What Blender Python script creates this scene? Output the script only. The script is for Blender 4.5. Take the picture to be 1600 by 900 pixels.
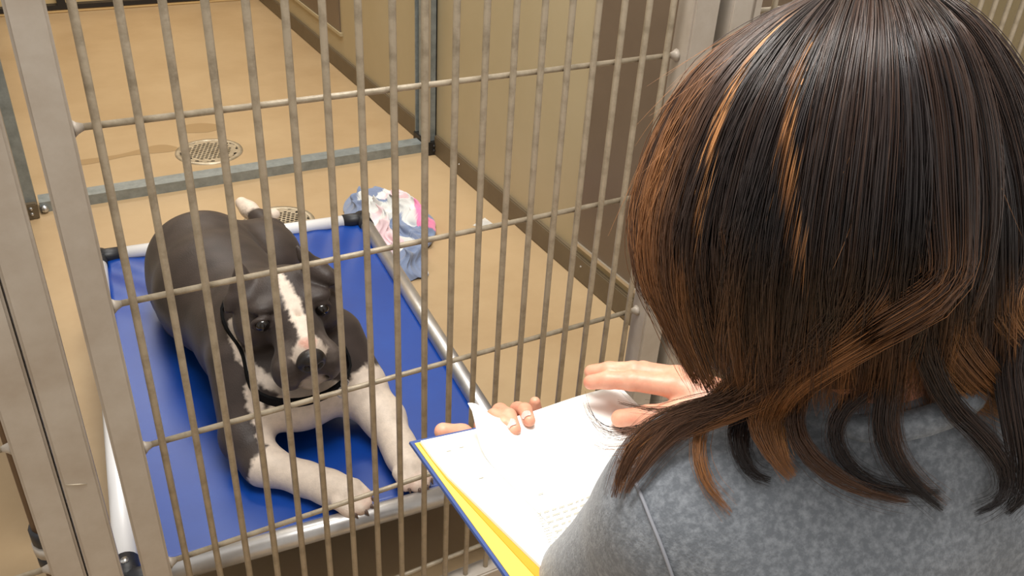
import bpy, bmesh, math, random
import numpy as np
from mathutils import Vector, Matrix

for _o in list(bpy.data.objects):
    bpy.data.objects.remove(_o, do_unlink=True)
SC = bpy.context.scene
COL = SC.collection

# ------------------------------------------------------------------ camera, world, lights
cam_d = bpy.data.cameras.new('camera')
cam_d.sensor_width = 36.0
cam_d.lens = 1357.15 * 36.0 / 1600.0
cam_d.clip_start = 0.02
cam = bpy.data.objects.new('camera', cam_d)
COL.objects.link(cam)
_r, _f, _u = Vector((0.87282, -0.48498, 0.05454)), Vector((0.43857, 0.73040, -0.52362)), Vector((0.21411, 0.48094, 0.85021))
_m = Matrix((_r, _u, -_f)).transposed().to_4x4()
_m.translation = Vector((-0.0137, -0.9193, 1.2889))
cam.matrix_world = _m
SC.camera = cam

world = bpy.data.worlds.new('world')
SC.world = world
world.use_nodes = True
world.node_tree.nodes['Background'].inputs[0].default_value = (1.0, 0.95, 0.88, 1)
world.node_tree.nodes['Background'].inputs[1].default_value = 0.45


def area(name, loc, size, power, color, rot=(0, 0, 0)):
    d = bpy.data.lights.new(name, 'AREA')
    d.shape = 'RECTANGLE'
    d.size, d.size_y = size
    d.energy = power
    d.color = color
    o = bpy.data.objects.new(name, d)
    o.location = loc
    o.rotation_euler = rot
    COL.objects.link(o)
    return o


area('aisle_ceiling_lamp', (0.30, -0.20, 2.60), (1.2, 0.5), 42, (1.0, 0.97, 0.92))
area('kennel_ceiling_lamp', (0.75, 1.75, 2.75), (1.2, 0.4), 23, (1.0, 0.95, 0.87))
area('run_ceiling_lamp', (0.5, 3.9, 2.75), (1.2, 0.4), 20, (1.0, 0.93, 0.82))

vs = SC.view_settings
vs.view_transform = 'Standard'
vs.look = 'None'
vs.exposure = 0.55
vs.gamma = 1.0
vs.use_curve_mapping = False

# ------------------------------------------------------------------ helpers
PI = math.pi


def lin(c):
    return tuple(((x / 255.0) / 12.92 if x / 255.0 <= 0.04045 else ((x / 255.0 + 0.055) / 1.055) ** 2.4) for x in c) + (1.0,)


MATS = {}


def mat(name, col, rough=0.6, metal=0.0, spec=0.5, noise=None, bump=None, coat=0.0, attr=None, sheen=0.0, sss=0.0):
    """procedural material: colour or two-colour noise, optional bump (scale, strength)"""
    m = bpy.data.materials.new(name)
    m.use_nodes = True
    nt = m.node_tree
    N, L = nt.nodes, nt.links
    b = N['Principled BSDF']
    b.inputs['Roughness'].default_value = rough
    b.inputs['Metallic'].default_value = metal
    b.inputs['Specular IOR Level'].default_value = spec
    if coat:
        b.inputs['Coat Weight'].default_value = coat
        b.inputs['Coat Roughness'].default_value = 0.2
    if sheen:
        b.inputs['Sheen Weight'].default_value = sheen
        b.inputs['Sheen Roughness'].default_value = 0.5
    if sss:
        b.inputs['Subsurface Weight'].default_value = sss
        b.inputs['Subsurface Radius'].default_value = (0.01, 0.004, 0.002)
        b.inputs['Subsurface Scale'].default_value = 0.4
    b.inputs['Base Color'].default_value = lin(col)
    tc = N.new('ShaderNodeTexCoord')
    src = None
    if attr:
        a = N.new('ShaderNodeAttribute')
        a.attribute_name = attr
        src = a.outputs['Color']
    if noise:
        col2, scale, lo, hi = noise[:4]
        n = N.new('ShaderNodeTexNoise')
        n.inputs['Scale'].default_value = scale
        n.inputs['Detail'].default_value = 6
        n.inputs['Roughness'].default_value = 0.65
        if len(noise) > 4:
            mp = N.new('ShaderNodeMapping')
            mp.inputs['Scale'].default_value = noise[4]
            L.new(tc.outputs['Object'], mp.inputs['Vector'])
            L.new(mp.outputs['Vector'], n.inputs['Vector'])
        else:
            L.new(tc.outputs['Object'], n.inputs['Vector'])
        mr = N.new('ShaderNodeMapRange')
        mr.inputs['From Min'].default_value = lo
        mr.inputs['From Max'].default_value = hi
        L.new(n.outputs['Fac'], mr.inputs['Value'])
        mx = N.new('ShaderNodeMix')
        mx.data_type = 'RGBA'
        L.new(mr.outputs['Result'], mx.inputs[0])
        mx.inputs[7].default_value = lin(col2)
        if src is not None:
            L.new(src, mx.inputs[6])
            mul = N.new('ShaderNodeMath')
            mul.operation = 'MULTIPLY'
            mul.inputs[1].default_value = 0.2
            L.new(mr.outputs['Result'], mul.inputs[0])
            L.new(mul.outputs[0], mx.inputs[0])
        else:
            mx.inputs[6].default_value = lin(col)
        src = mx.outputs[2]
    if src is not None:
        L.new(src, b.inputs['Base Color'])
    if bump:
        n2 = N.new('ShaderNodeTexNoise')
        n2.inputs['Scale'].default_value = bump[0]
        n2.inputs['Detail'].default_value = 4
        L.new(tc.outputs['Object'], n2.inputs['Vector'])
        bp = N.new('ShaderNodeBump')
        bp.inputs['Strength'].default_value = bump[1]
        bp.inputs['Distance'].default_value = bump[2] if len(bump) > 2 else 0.002
        L.new(n2.outputs['Fac'], bp.inputs['Height'])
        L.new(bp.outputs['Normal'], b.inputs['Normal'])
    MATS[name] = m
    return m


def link(name, me, m, parent=None, smooth=False):
    o = bpy.data.objects.new(name, me)
    COL.objects.link(o)
    if m is not None and len(me.materials) == 0:
        me.materials.append(MATS[m] if isinstance(m, str) else m)
    if smooth:
        me.polygons.foreach_set('use_smooth', [True] * len(me.polygons))
    if parent is not None:
        o.parent = parent
    return o


def tag(o, label=None, cat=None, group=None, kind=None):
    if label:
        o['label'] = label
    if cat:
        o['category'] = cat
    if group:
        o['group'] = group
    if kind:
        o['kind'] = kind
    return o


def thing(name, label, cat, loc=(0, 0, 0), rotz=0.0, group=None, kind=None):
    o = bpy.data.objects.new(name, None)
    o.empty_display_size = 0.05
    o.location = loc
    o.rotation_euler = (0, 0, rotz)
    COL.objects.link(o)
    return tag(o, label, cat, group, kind)


def bm_mesh(bm, name):
    me = bpy.data.meshes.new(name)
    bmesh.ops.recalc_face_normals(bm, faces=bm.faces[:])
    bm.to_mesh(me)
    bm.free()
    return me


def box_bm(bm, x0, x1, y0, y1, z0, z1, bev=0.0):
    r = bmesh.ops.create_cube(bm, size=1.0)
    for v in r['verts']:
        v.co = Vector(((x0 + x1) / 2 + v.co.x * (x1 - x0), (y0 + y1) / 2 + v.co.y * (y1 - y0), (z0 + z1) / 2 + v.co.z * (z1 - z0)))
    if bev:
        es = list({e for v in r['verts'] for e in v.link_edges})
        bmesh.ops.bevel(bm, geom=es, offset=bev, segments=2, affect='EDGES')


def box(name, x0, x1, y0, y1, z0, z1, m, parent=None, bev=0.0):
    bm = bmesh.new()
    box_bm(bm, x0, x1, y0, y1, z0, z1, bev)
    return link(name, bm_mesh(bm, name), m, parent)


def tube_bm(bm, pts, radii, seg=10, caps=True):
    """swept round tube along points with a radius per point"""
    pts = [Vector(p) for p in pts]
    if not hasattr(radii, '__len__'):
        radii = [radii] * len(pts)
    rings = []
    ref = None
    for i, p in enumerate(pts):
        a = pts[max(0, i - 1)]
        c = pts[min(len(pts) - 1, i + 1)]
        t = (c - a).normalized()
        if ref is None:
            ref = t.orthogonal().normalized()
        ref = (ref - t * ref.dot(t)).normalized()
        w = t.cross(ref)
        rings.append([bm.verts.new(p + (ref * math.cos(2 * PI * k / seg) + w * math.sin(2 * PI * k / seg)) * radii[i]) for k in range(seg)])
    for i in range(len(rings) - 1):
        for k in range(seg):
            bm.faces.new((rings[i][k], rings[i][(k + 1) % seg], rings[i + 1][(k + 1) % seg], rings[i + 1][k]))
    if caps:
        bm.faces.new(rings[0][::-1])
        bm.faces.new(rings[-1])


def tube(name, pts, radii, m, parent=None, seg=10, smooth=True):
    bm = bmesh.new()
    tube_bm(bm, pts, radii, seg)
    return link(name, bm_mesh(bm, name), m, parent, smooth)


def catmull(P, n):
    P = np.asarray(P, float)
    Q = np.vstack([2 * P[0] - P[1], P, 2 * P[-1] - P[-2]])
    out = []
    segs = len(P) - 1
    for t in np.linspace(0, segs, n):
        i = min(int(t), segs - 1)
        u = t - i
        a, b, c, d = Q[i], Q[i + 1], Q[i + 2], Q[i + 3]
        out.append(0.5 * (2 * b + (c - a) * u + (2 * a - 5 * b + 4 * c - d) * u * u + (3 * b - a - 3 * c + d) * u ** 3))
    return np.array(out)


# ---- signed distance modelling: tapered capsules and ellipsoids blended, then meshed with surface nets
def cap(a, b, ra, rb=None, k=0.02):
    return ('c', np.array(a, float), np.array(b, float), ra, ra if rb is None else rb, k)


def ell(c, r, k=0.02, R=None):
    return ('e', np.array(c, float), np.array(r, float), R, None, k)


def cut(pr):
    return ('-',) + (pr,)


def chain(pts, radii, k=0.02):
    return [cap(pts[i], pts[i + 1], radii[i], radii[i + 1], k) for i in range(len(pts) - 1)]


def pdist(pr, P):
    if pr[0] == 'c':
        _, a, b, ra, rb, k = pr
        ab = b - a
        t = np.clip(((P - a) @ ab) / max(ab @ ab, 1e-12), 0, 1)
        d = P - a - t[..., None] * ab
        return np.sqrt((d * d).sum(-1)) - (ra + (rb - ra) * t)
    _, c, r, R, _, k = pr
    q = P - c
    if R is not None:
        q = q @ R
    k0 = np.sqrt(((q / r) ** 2).sum(-1))
    k1 = np.sqrt(((q / r ** 2) ** 2).sum(-1)) + 1e-9
    return k0 * (k0 - 1.0) / k1


def smin(a, b, k):
    h = np.maximum(k - np.abs(a - b), 0.0) / k
    return np.minimum(a, b) - h * h * k * 0.25


def field(prims, P):
    F = np.full(P.shape[:-1], 9.0)
    for pr in prims:
        if pr[0] == '-':
            F = -smin(-F, pdist(pr[1], P), pr[1][5])
        else:
            F = smin(F, pdist(pr, P), pr[5])
    return F


def bounds(prims, pad):
    lo, hi = np.full(3, 9e9), np.full(3, -9e9)
    for pr in prims:
        if pr[0] == '-':
            continue
        l, h = pbox(pr)
        lo, hi = np.minimum(lo, l), np.maximum(hi, h)
    return lo - pad, hi + pad


def pbox(pr):
    if pr[0] == 'c':
        r = max(pr[3], pr[4])
        return np.minimum(pr[1], pr[2]) - r, np.maximum(pr[1], pr[2]) + r
    r = pr[2].max() if pr[3] is not None else pr[2]
    return pr[1] - r, pr[1] + r


def sdf_mesh(name, prims, h, smooth=2):
    lo, hi = bounds(prims, 3 * h)
    n = np.ceil((hi - lo) / h).astype(int) + 1
    F = np.full(tuple(n), 9.0)
    ax = [lo[i] + h * np.arange(n[i]) for i in range(3)]
    for pr in prims:
        q = pr[1] if pr[0] == '-' else pr
        l, u = pbox(q)
        mg = q[5] + 3 * h
        i0 = np.maximum(np.floor((l - mg - lo) / h).astype(int), 0)
        i1 = np.minimum(np.ceil((u + mg - lo) / h).astype(int) + 1, n)
        s = tuple(slice(i0[i], i1[i]) for i in range(3))
        G = np.stack(np.meshgrid(*[ax[i][s[i]] for i in range(3)], indexing='ij'), -1)
        d = pdist(q, G)
        F[s] = -smin(-F[s], d, q[5]) if pr[0] == '-' else smin(F[s], d, q[5])
    S = F < 0
    c8 = [S[a:n[0] - 1 + a, b:n[1] - 1 + b, c:n[2] - 1 + c] for a in (0, 1) for b in (0, 1) for c in (0, 1)]
    cnt = sum(c.astype(np.int8) for c in c8)
    act = np.argwhere((cnt > 0) & (cnt < 8))
    off = np.array([(a, b, c) for a in (0, 1) for b in (0, 1) for c in (0, 1)])
    val = np.stack([F[act[:, 0] + o[0], act[:, 1] + o[1], act[:, 2] + o[2]] for o in off], 1)
    acc = np.zeros((len(act), 3))
    num = np.zeros(len(act))
    for i in range(8):
        for j in range(i + 1, 8):
            if np.abs(off[i] - off[j]).sum() != 1:
                continue
            a, b = val[:, i], val[:, j]
            mk = (a < 0) != (b < 0)
            t = np.where(mk, a / np.where(mk, a - b, 1), 0)
            acc += np.where(mk[:, None], off[i] + t[:, None] * (off[j] - off[i]), 0)
            num += mk
    V = lo + h * (act + acc / num[:, None])
    idm = np.full(tuple(n), -1, np.int64)
    idm[act[:, 0], act[:, 1], act[:, 2]] = np.arange(len(act))
    quads = []
    for axis in range(3):
        b, c = (axis + 1) % 3, (axis + 2) % 3
        sl0 = [slice(None)] * 3
        sl1 = [slice(None)] * 3
        sl0[axis] = slice(0, -1)
        sl1[axis] = slice(1, None)
        A, B = S[tuple(sl0)], S[tuple(sl1)]
        e = np.argwhere(A != B)
        e = e[(e[:, b] > 0) & (e[:, c] > 0)]
        ins = A[e[:, 0], e[:, 1], e[:, 2]]
        db = np.zeros(3, int)
        db[b] = 1
        dc = np.zeros(3, int)
        dc[c] = 1
        g = [idm[tuple((e - o).T)] for o in (db + dc, dc, 0 * db, db)]
        q = np.stack(g, 1)
        q[~ins] = q[~ins][:, ::-1]
        quads.append(q)
    Q = np.vstack(quads)
    Q = Q[(Q >= 0).all(1)]
    # light smoothing along the quads
    for _ in range(smooth):
        acc = np.zeros_like(V)
        num = np.zeros(len(V))
        for i in range(4):
            for j in ((i + 1) % 4, (i + 3) % 4):
                np.add.at(acc, Q[:, i], V[Q[:, j]])
                np.add.at(num, Q[:, i], 1)
        V = V * 0.5 + 0.5 * acc / np.maximum(num, 1)[:, None]
    return V, Q


def np_mesh(name, V, Q):
    me = bpy.data.meshes.new(name)
    k = Q.shape[1]
    me.vertices.add(len(V))
    me.vertices.foreach_set('co', np.ascontiguousarray(V, np.float32).ravel())
    me.loops.add(Q.size)
    me.loops.foreach_set('vertex_index', np.ascontiguousarray(Q, np.int32).ravel())
    me.polygons.add(len(Q))
    me.polygons.foreach_set('loop_start', np.arange(0, Q.size, k, dtype=np.int32))
    me.polygons.foreach_set('use_smooth', np.ones(len(Q), bool))
    me.update(calc_edges=True)
    return me


def paint(me, C, name='coat'):
    a = me.color_attributes.new(name, 'FLOAT_COLOR', 'POINT')
    a.data.foreach_set('color', np.hstack([C, np.ones((len(C), 1))]).astype(np.float32).ravel())


def vnoise(P, s, seed=0):
    P = P * s + seed * 7.31
    return (np.sin(P[:, 0] * 1.7 + 2.1 * np.sin(P[:, 1] * 1.3)) + np.sin(P[:, 1] * 2.1 + 1.7 * np.sin(P[:, 2] * 1.9)) + np.sin(P[:, 2] * 2.3 + 1.9 * np.sin(P[:, 0] * 1.1))) / 3.0


def gridsheet(name, fn, nu, nv, m, parent=None, thick=0.0):
    bm = bmesh.new()
    vs_ = [[bm.verts.new(fn(i / nu, j / nv)) for j in range(nv + 1)] for i in range(nu + 1)]
    for i in range(nu):
        for j in range(nv):
            bm.faces.new((vs_[i][j], vs_[i + 1][j], vs_[i + 1][j + 1], vs_[i][j + 1]))
    if thick:
        bmesh.ops.recalc_face_normals(bm, faces=bm.faces[:])
        bmesh.ops.solidify(bm, geom=bm.faces[:], thickness=thick)
    return link(name, bm_mesh(bm, name), m, parent, True)


# ------------------------------------------------------------------ materials
mat('floor_epoxy', (190, 164, 127), 0.40, noise=((172, 144, 107), 2.2, 0.35, 0.75), bump=(180, 0.08, 0.001))
mat('wall_tan', (181, 168, 138), 0.45, noise=((172, 158, 126), 1.8, 0.3, 0.7))
mat('curb_brown', (110, 97, 76), 0.5, noise=((96, 83, 64), 6, 0.3, 0.7))
mat('panel_brown', (114, 99, 84), 0.4, noise=((102, 88, 74), 3, 0.3, 0.7))
mat('galvanised', (150, 157, 158), 0.45, 0.3, noise=((124, 131, 130), 30, 0.35, 0.7), bump=(60, 0.1))
mat('sill_metal', (200, 190, 172), 0.35, 0.6)
mat('gate_rod', (176, 163, 142), 0.45, 0.2, noise=((140, 128, 108), 38, 0.45, 0.72), bump=(240, 0.35, 0.001))
mat('gate_tube', (187, 178, 166), 0.50, 0.1, noise=((168, 155, 140), 11, 0.35, 0.75), bump=(120, 0.12, 0.001))
mat('black_steel', (34, 31, 29), 0.5)
mat('bright_backing', (236, 206, 150), 0.5)  # pale colour stands in for the bright space behind the frame
mat('aluminium', (214, 212, 210), 0.34, 0.75, noise=((190, 188, 188), 20, 0.3, 0.7, (1, 1, 1)))
mat('overexposed_tube', (240, 240, 242), 0.36, 0.1)  # metal rails coloured white, their overexposed glare put into the colour
mat('black_plastic', (36, 37, 42), 0.45)
mat('screw_steel', (205, 205, 205), 0.3, 0.9)
mat('vinyl_blue', (8, 66, 156), 0.34, noise=((6, 56, 140), 5, 0.3, 0.7), spec=0.55, bump=(420, 0.06, 0.0006))
mat('drain_metal', (198, 186, 164), 0.42, 0.5, noise=((160, 146, 122), 25, 0.35, 0.7))
mat('drain_hole', (22, 18, 14), 0.9)
mat('paper_white', (250, 250, 247), 0.6)
mat('cover_blue', (62, 84, 142), 0.5)
mat('endpaper_yellow', (248, 210, 92), 0.55)
mat('page_orange', (232, 160, 40), 0.55)
mat('card_brown', (124, 92, 60), 0.7)
mat('print_grey', (172, 168, 150), 0.7)
mat('skin', (226, 168, 140), 0.45, noise=((212, 138, 112), 40, 0.35, 0.75), bump=(260, 0.12, 0.0008), sss=0.25)
mat('nail', (253, 238, 232), 0.25, coat=0.4)
mat('eye_white', (230, 226, 218), 0.2)
mat('sweatshirt_grey', (110, 115, 122), 0.9, noise=((146, 151, 158), 190, 0.42, 0.70), bump=(520, 0.5, 0.0012), sheen=0.25, spec=0.2)
mat('seam_grey', (146, 148, 156), 0.9)
mat('denim', (44, 52, 74), 0.85, noise=((60, 70, 96), 120, 0.4, 0.6))
mat('hair_under', (20, 15, 13), 0.55, noise=((38, 25, 18), 30, 0.4, 0.7))
mat('hair_strand', (30, 22, 20), 0.34, attr='coat', spec=0.55)
mat('dog_coat', (70, 62, 58), 0.50, attr='coat', noise=((46, 40, 38), 60, 0.4, 0.75), bump=(380, 0.35, 0.0014), sheen=0.04, spec=0.35)
mat('dog_nose', (30, 27, 27), 0.38, bump=(500, 0.3, 0.0008))
mat('dog_eye', (16, 10, 8), 0.06, coat=0.6)
mat('claw', (92, 72, 62), 0.4)
mat('collar_black', (8, 8, 9), 0.85, spec=0.15, bump=(500, 0.3))
mat('pipe_brown', (96, 70, 46), 0.5)
mat('stain', (162, 134, 96), 0.4)

# ------------------------------------------------------------------ floor and walls
def fp(u, v):
    return Vector((-2.2 + 5.4 * u, -2.2 + 7.4 * v, 0))


fl = box('floor', -2.2, 3.2, -2.2, 5.2, -0.05, 0.0, 'floor_epoxy')
tag(fl, 'beige epoxy kennel floor', kind='structure')

WX = 1.275
wr = thing('wall_right', 'tan partition wall with brown curb right of the dog bed', None, (0, 0, 0), kind='structure')
box('wall_panel', WX, WX + 0.06, 0.03, 4.26, 0.0, 2.0, 'wall_tan', wr)
bm = bmesh.new()
box_bm(bm, WX - 0.014, WX + 0.01, 0.03, 1.83, 0.0, 0.075, 0.003)
link('curb', bm_mesh(bm, 'curb'), 'curb_brown', wr)
box('curb', WX - 0.014, WX + 0.01, 1.965, 4.26, 0.0, 0.075, 'curb_brown', wr, 0.003)
d1 = box('hatch_panel', WX - 0.006, WX + 0.01, 0.05, 0.885, 0.11, 1.9, 'panel_brown', wr)
box('hatch_sill', WX - 0.012, WX + 0.01, 0.05, 0.89, 0.101, 0.111, 'sill_metal', d1)
box('hatch_edge', WX - 0.009, WX + 0.01, 0.886, 0.893, 0.11, 1.9, 'wall_tan', d1)
d2 = box('hatch_panel', WX - 0.006, WX + 0.01, 2.86, 4.0, 0.18, 1.9, 'panel_brown', wr)
box('hatch_sill', WX - 0.012, WX + 0.01, 2.84, 4.0, 0.166, 0.18, 'wall_tan', d2)
for yy, zz in ((1.26, 0.045), (0.83, 0.05), (0.47, 0.05), (1.62, 0.045)):
    bm = bmesh.new()
    bmesh.ops.create_uvsphere(bm, u_segments=8, v_segments=6, radius=0.0035)
    s = link('screw', bm_mesh(bm, 'screw'), 'screw_steel', wr)
    s.location = (WX - 0.014, yy, zz)

wl = thing('wall_left', 'tan partition wall behind the left gate posts', None, (0, 0, 0), kind='structure')
box('wall_panel', -0.135, -0.10, 0.42, 4.26, 0.0, 2.0, 'wall_tan', wl)
box('curb', -0.137, -0.094, 0.42, 1.83, 0.0, 0.07, 'curb_brown', wl, 0.003)
box('curb', -0.137, -0.094, 1.965, 4.26, 0.0, 0.07, 'curb_brown', wl, 0.003)
wf = box('wall_far', 2.52, 2.58, 0.03, 4.26, 0.0, 2.0, 'wall_tan')
tag(wf, 'tan wall of the neighbouring kennel', kind='structure')

wb = thing('wall_back', 'back end of the run with black steel frame and a pale panel standing in for the bright space beyond', None, (0, 0, 0), kind='structure')
box('wall_panel', -0.137, WX, 4.30, 4.36, 0.0, 2.0, 'bright_backing', wb)
box('bright_strip', -0.137, WX, 4.255, 4.30, 0.0, 0.017, 'bright_backing', wb, 0.004)  # low strip painted pale for the lit floor past the frame
box('bottom_rail', -0.1, WX, 4.250, 4.30, 0.017, 0.040, 'black_steel', wb)
for xx in (-0.1, 0.22, 0.93):
    box('upright', xx, xx + 0.04, 4.250, 4.30, 0.040, 1.9, 'black_steel', wb)

# ------------------------------------------------------------------ guide channels of the sliding divider
def channel(name, label, x0, x1, flip):
    t = thing(name, label, 'channel', (0, 0, 0))
    bm = bmesh.new()
    y0, y1 = 1.842, 1.955
    box_bm(bm, x0, x1, y0, y0 + 0.006, 0.012, 2.0)
    box_bm(bm, x0, x1, y1 - 0.006, y1, 0.012, 2.0)
    xa = x1 if flip else x0
    box_bm(bm, xa - 0.004, xa + 0.004, y0, y1, 0.012, 2.0)
    box_bm(bm, x0, x1, y0 + 0.04, y0 + 0.075, 0.012, 2.0)
    link('channel_body', bm_mesh(bm, name), 'galvanised', t)
    box('edge_strip', x0 - 0.002, x0 + 0.006, y0 - 0.012, y0, 0.03, 2.0, 'sill_metal', t) if flip else None
    br = box('floor_bracket', x0 - 0.006, x1, y0 - 0.02, y1 + 0.004, 0.0, 0.05, 'curb_brown' if not flip else 'black_steel', t, 0.003)
    for zz in (0.018, 0.036):
        bm = bmesh.new()
        bmesh.ops.create_uvsphere(bm, u_segments=8, v_segments=6, radius=0.006)
        b_ = link('bolt', bm_mesh(bm, 'bolt'), 'screw_steel' if not flip else 'black_steel', br)
        b_.location = ((x0 + x1) / 2, y0 - 0.02, zz)
    return t


channel('guide_channel', 'blue-grey upright metal channel on the tan right-hand wall', WX - 0.036, WX, True)
channel('guide_channel', 'blue-grey upright metal channel behind the left gate posts', -0.10, -0.062, False)
t = thing('floor_track', 'grey metal floor track running across the kennel behind the bed', 'track', (0, 0, 0))
box('track_face', -0.056, WX - 0.044, 1.862, 1.872, 0.0, 0.034, 'galvanised', t)
box('track_top', -0.056, WX - 0.044, 1.872, 1.915, 0.022, 0.034, 'galvanised', t)
box('track_face', -0.056, WX - 0.044, 1.915, 1.923, 0.0, 0.034, 'galvanised', t)
bm = bmesh.new()
bmesh.ops.create_uvsphere(bm, u_segments=10, v_segments=8, radius=0.012)
b_ = link('bolt', bm_mesh(bm, 'bolt'), 'screw_steel', t)
b_.location = (-0.045, 1.855, 0.014)


# ------------------------------------------------------------------ floor drains
def drain(loc, R, label):
    t = thing('floor_drain', label, 'drain', loc, 0.15)
    bm = bmesh.new()
    n = 40
    prof = [(R, 0.0), (R * 0.99, 0.004), (R * 0.86, 0.005), (R * 0.84, 0.002), (R * 0.84, 0.0)]
    rings = [[bm.verts.new((r * math.cos(2 * PI * k / n), r * math.sin(2 * PI * k / n), z)) for k in range(n)] for r, z in prof]
    for a, b in zip(rings[:-1], rings[1:]):
        for k in range(n):
            bm.faces.new((a[k], a[(k + 1) % n], b[(k + 1) % n], b[k]))
    link('rim', bm_mesh(bm, 'rim'), 'drain_metal', t, True)
    bm = bmesh.new()
    bmesh.ops.create_circle(bm, cap_ends=True, segments=n, radius=R * 0.85)
    bmesh.ops.translate(bm, vec=(0, 0, 0.0006), verts=bm.verts[:])
    link('sump', bm_mesh(bm, 'sump'), 'drain_hole', t)
    bm = bmesh.new()
    s = R * 0.078
    for q in range(-16, 17):
        for r in range(-16, 17):
            cx, cy = s * math.sqrt(3) * (q + r / 2), s * 1.5 * r
            d = math.hypot(cx, cy)
            if d > R * 0.83:
                continue
            out = [(cx + s * math.cos(PI / 6 + k * PI / 3), cy + s * math.sin(PI / 6 + k * PI / 3)) for k in range(6)]
            ov = [bm.verts.new((x, y, 0.0042)) for x, y in out]
            if d < R * 0.62 and q % 1 == 0:
                iv = [bm.verts.new((cx + (x - cx) * 0.66, cy + (y - cy) * 0.66, 0.0042)) for x, y in out]
                lv = [bm.verts.new((cx + (x - cx) * 0.66, cy + (y - cy) * 0.66, 0.0012)) for x, y in out]
                for k in range(6):
                    bm.faces.new((ov[k], ov[(k + 1) % 6], iv[(k + 1) % 6], iv[k]))
                    bm.faces.new((iv[k], iv[(k + 1) % 6], lv[(k + 1) % 6], lv[k]))
            else:
                bm.faces.new(ov)
    bmesh.ops.remove_doubles(bm, verts=bm.verts[:], dist=0.0002)
    link('grate', bm_mesh(bm, 'grate'), 'drain_metal', t)
    for a in (0.4, 0.4 + PI):
        bm = bmesh.new()
        bmesh.ops.create_uvsphere(bm, u_segments=8, v_segments=6, radius=0.005)
        s_ = link('screw', bm_mesh(bm, 'screw'), 'drain_hole', t)
        s_.location = (R * 0.73 * math.cos(a), R * 0.73 * math.sin(a), 0.003)


drain((0.515, 2.15, 0), 0.118, 'round perforated floor drain beyond the floor track')
drain((0.585, 1.515, 0), 0.112, 'round perforated floor drain half hidden behind the dog bed')

# wet marks around the far drain: shallow puddle films
def film(name, pts, label):
    bm = bmesh.new()
    P = catmull(list(pts) + [pts[0]], 48)
    bm.faces.new([bm.verts.new((p[0], p[1], 0.0006)) for p in P[:-1]])
    return tag(link(name, bm_mesh(bm, name), 'stain'), label, 'stain')


film('floor_stain', [(0.05, 2.24), (0.22, 2.24), (0.36, 2.28), (0.42, 2.23), (0.39, 2.20), (0.26, 2.215), (0.12, 2.19), (0.04, 2.205)], 'long brown damp streak on the floor left of the far drain')
film('floor_stain', [(0.47, 2.36), (0.56, 2.34), (0.62, 2.38), (0.55, 2.44), (0.47, 2.43)], 'small brown damp patch on the floor behind the far drain')

# ------------------------------------------------------------------ front gates
def rod_mesh(name, length, r, seg=10):
    bm = bmesh.new()
    tube_bm(bm, [(0, 0, 0), (0, 0, length * 0.33), (0, 0, length * 0.66), (0, 0, length)], r, seg)
    me = bm_mesh(bm, name)
    me.materials.append(MATS['gate_rod'])
    me.polygons.foreach_set('use_smooth', [True] * len(me.polygons))
    return me


GZ0, GZ1 = 0.03, 1.86
bar_me = rod_mesh('bar', GZ1 - GZ0, 0.0045)


def gate_bars(t, xs):
    for i, x in enumerate(xs):
        o = link('bar', bar_me, None, t)
        o.location = (x, 0, GZ0)
        o.rotation_euler = (0, 0, 0.7 * i)


def crossbar(t, x0, x1, z, weld=True):
    c = tube('crossbar', [(x0, 0.0076, z), ((x0 + x1) / 2, 0.0076, z), (x1, 0.0076, z)], 0.0039, 'gate_rod', t, 8)
    if weld:
        for x, s in ((x0, 1), (x1, -1)):
            tube('weld', [(x, 0.006, z), (x + s * 0.004, 0.0065, z), (x + s * 0.010, 0.0076, z)], [0.0095, 0.0062, 0.0038], 'gate_tube', c, 10)
    return c


def stile(t, x0, x1, y0=-0.018, y1=0.02):
    return box('stile', x0, x1, y0, y1, GZ0 - 0.01, GZ1 + 0.03, 'gate_tube', t, 0.003)


g = thing('kennel_gate', 'barred metal kennel gate in front of the dog bed', 'gate', (0, 0, 0))
stile(g, -0.017, 0.018)
stile(g, 0.783, 0.827)
box('top_rail', 0.018, 0.783, -0.016, 0.018, GZ1 - 0.005, GZ1 + 0.03, 'gate_tube', g, 0.003)
box('bottom_rail', 0.018, 0.783, -0.016, 0.018, GZ0 - 0.01, GZ0 + 0.02, 'gate_tube', g, 0.003)
gate_bars(g, [0.04 * i for i in range(1, 20)])
for k in range(-4, 5):
    z = 0.945 - 0.2115 * k
    if GZ0 + 0.02 < z < GZ1:
        crossbar(g, 0.018, 0.783, z)

g = thing('gate_post', 'scuffed square metal post just left of the gate stile', 'post', (0, 0, 0))
box('post_tube', -0.078, -0.040, -0.020, 0.02, 0.0, 1.95, 'gate_tube', g, 0.003)
box('base_plate', -0.078, -0.040, -0.024, 0.024, 0.0, 0.006, 'galvanised', g)
tube('weld_scuff', [(-0.0745, -0.0202, 0.52), (-0.060, -0.0203, 0.515), (-0.052, -0.0202, 0.512)], [0.0004, 0.0012, 0.0004], 'gate_rod', g, 6)
g = thing('gate_post', 'pale square metal post between the dog gate and the right-hand bars', 'post', (0, 0, 0))
box('post_tube', 0.848, 0.886, -0.020, 0.02, 0.0, 1.95, 'gate_tube', g, 0.003)
box('base_plate', 0.842, 0.892, -0.026, 0.026, 0.0, 0.006, 'galvanised', g)
box('dark_jamb', 0.829, 0.846, 0.010, 0.018, 0.0, 1.9, 'galvanised', g)

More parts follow.
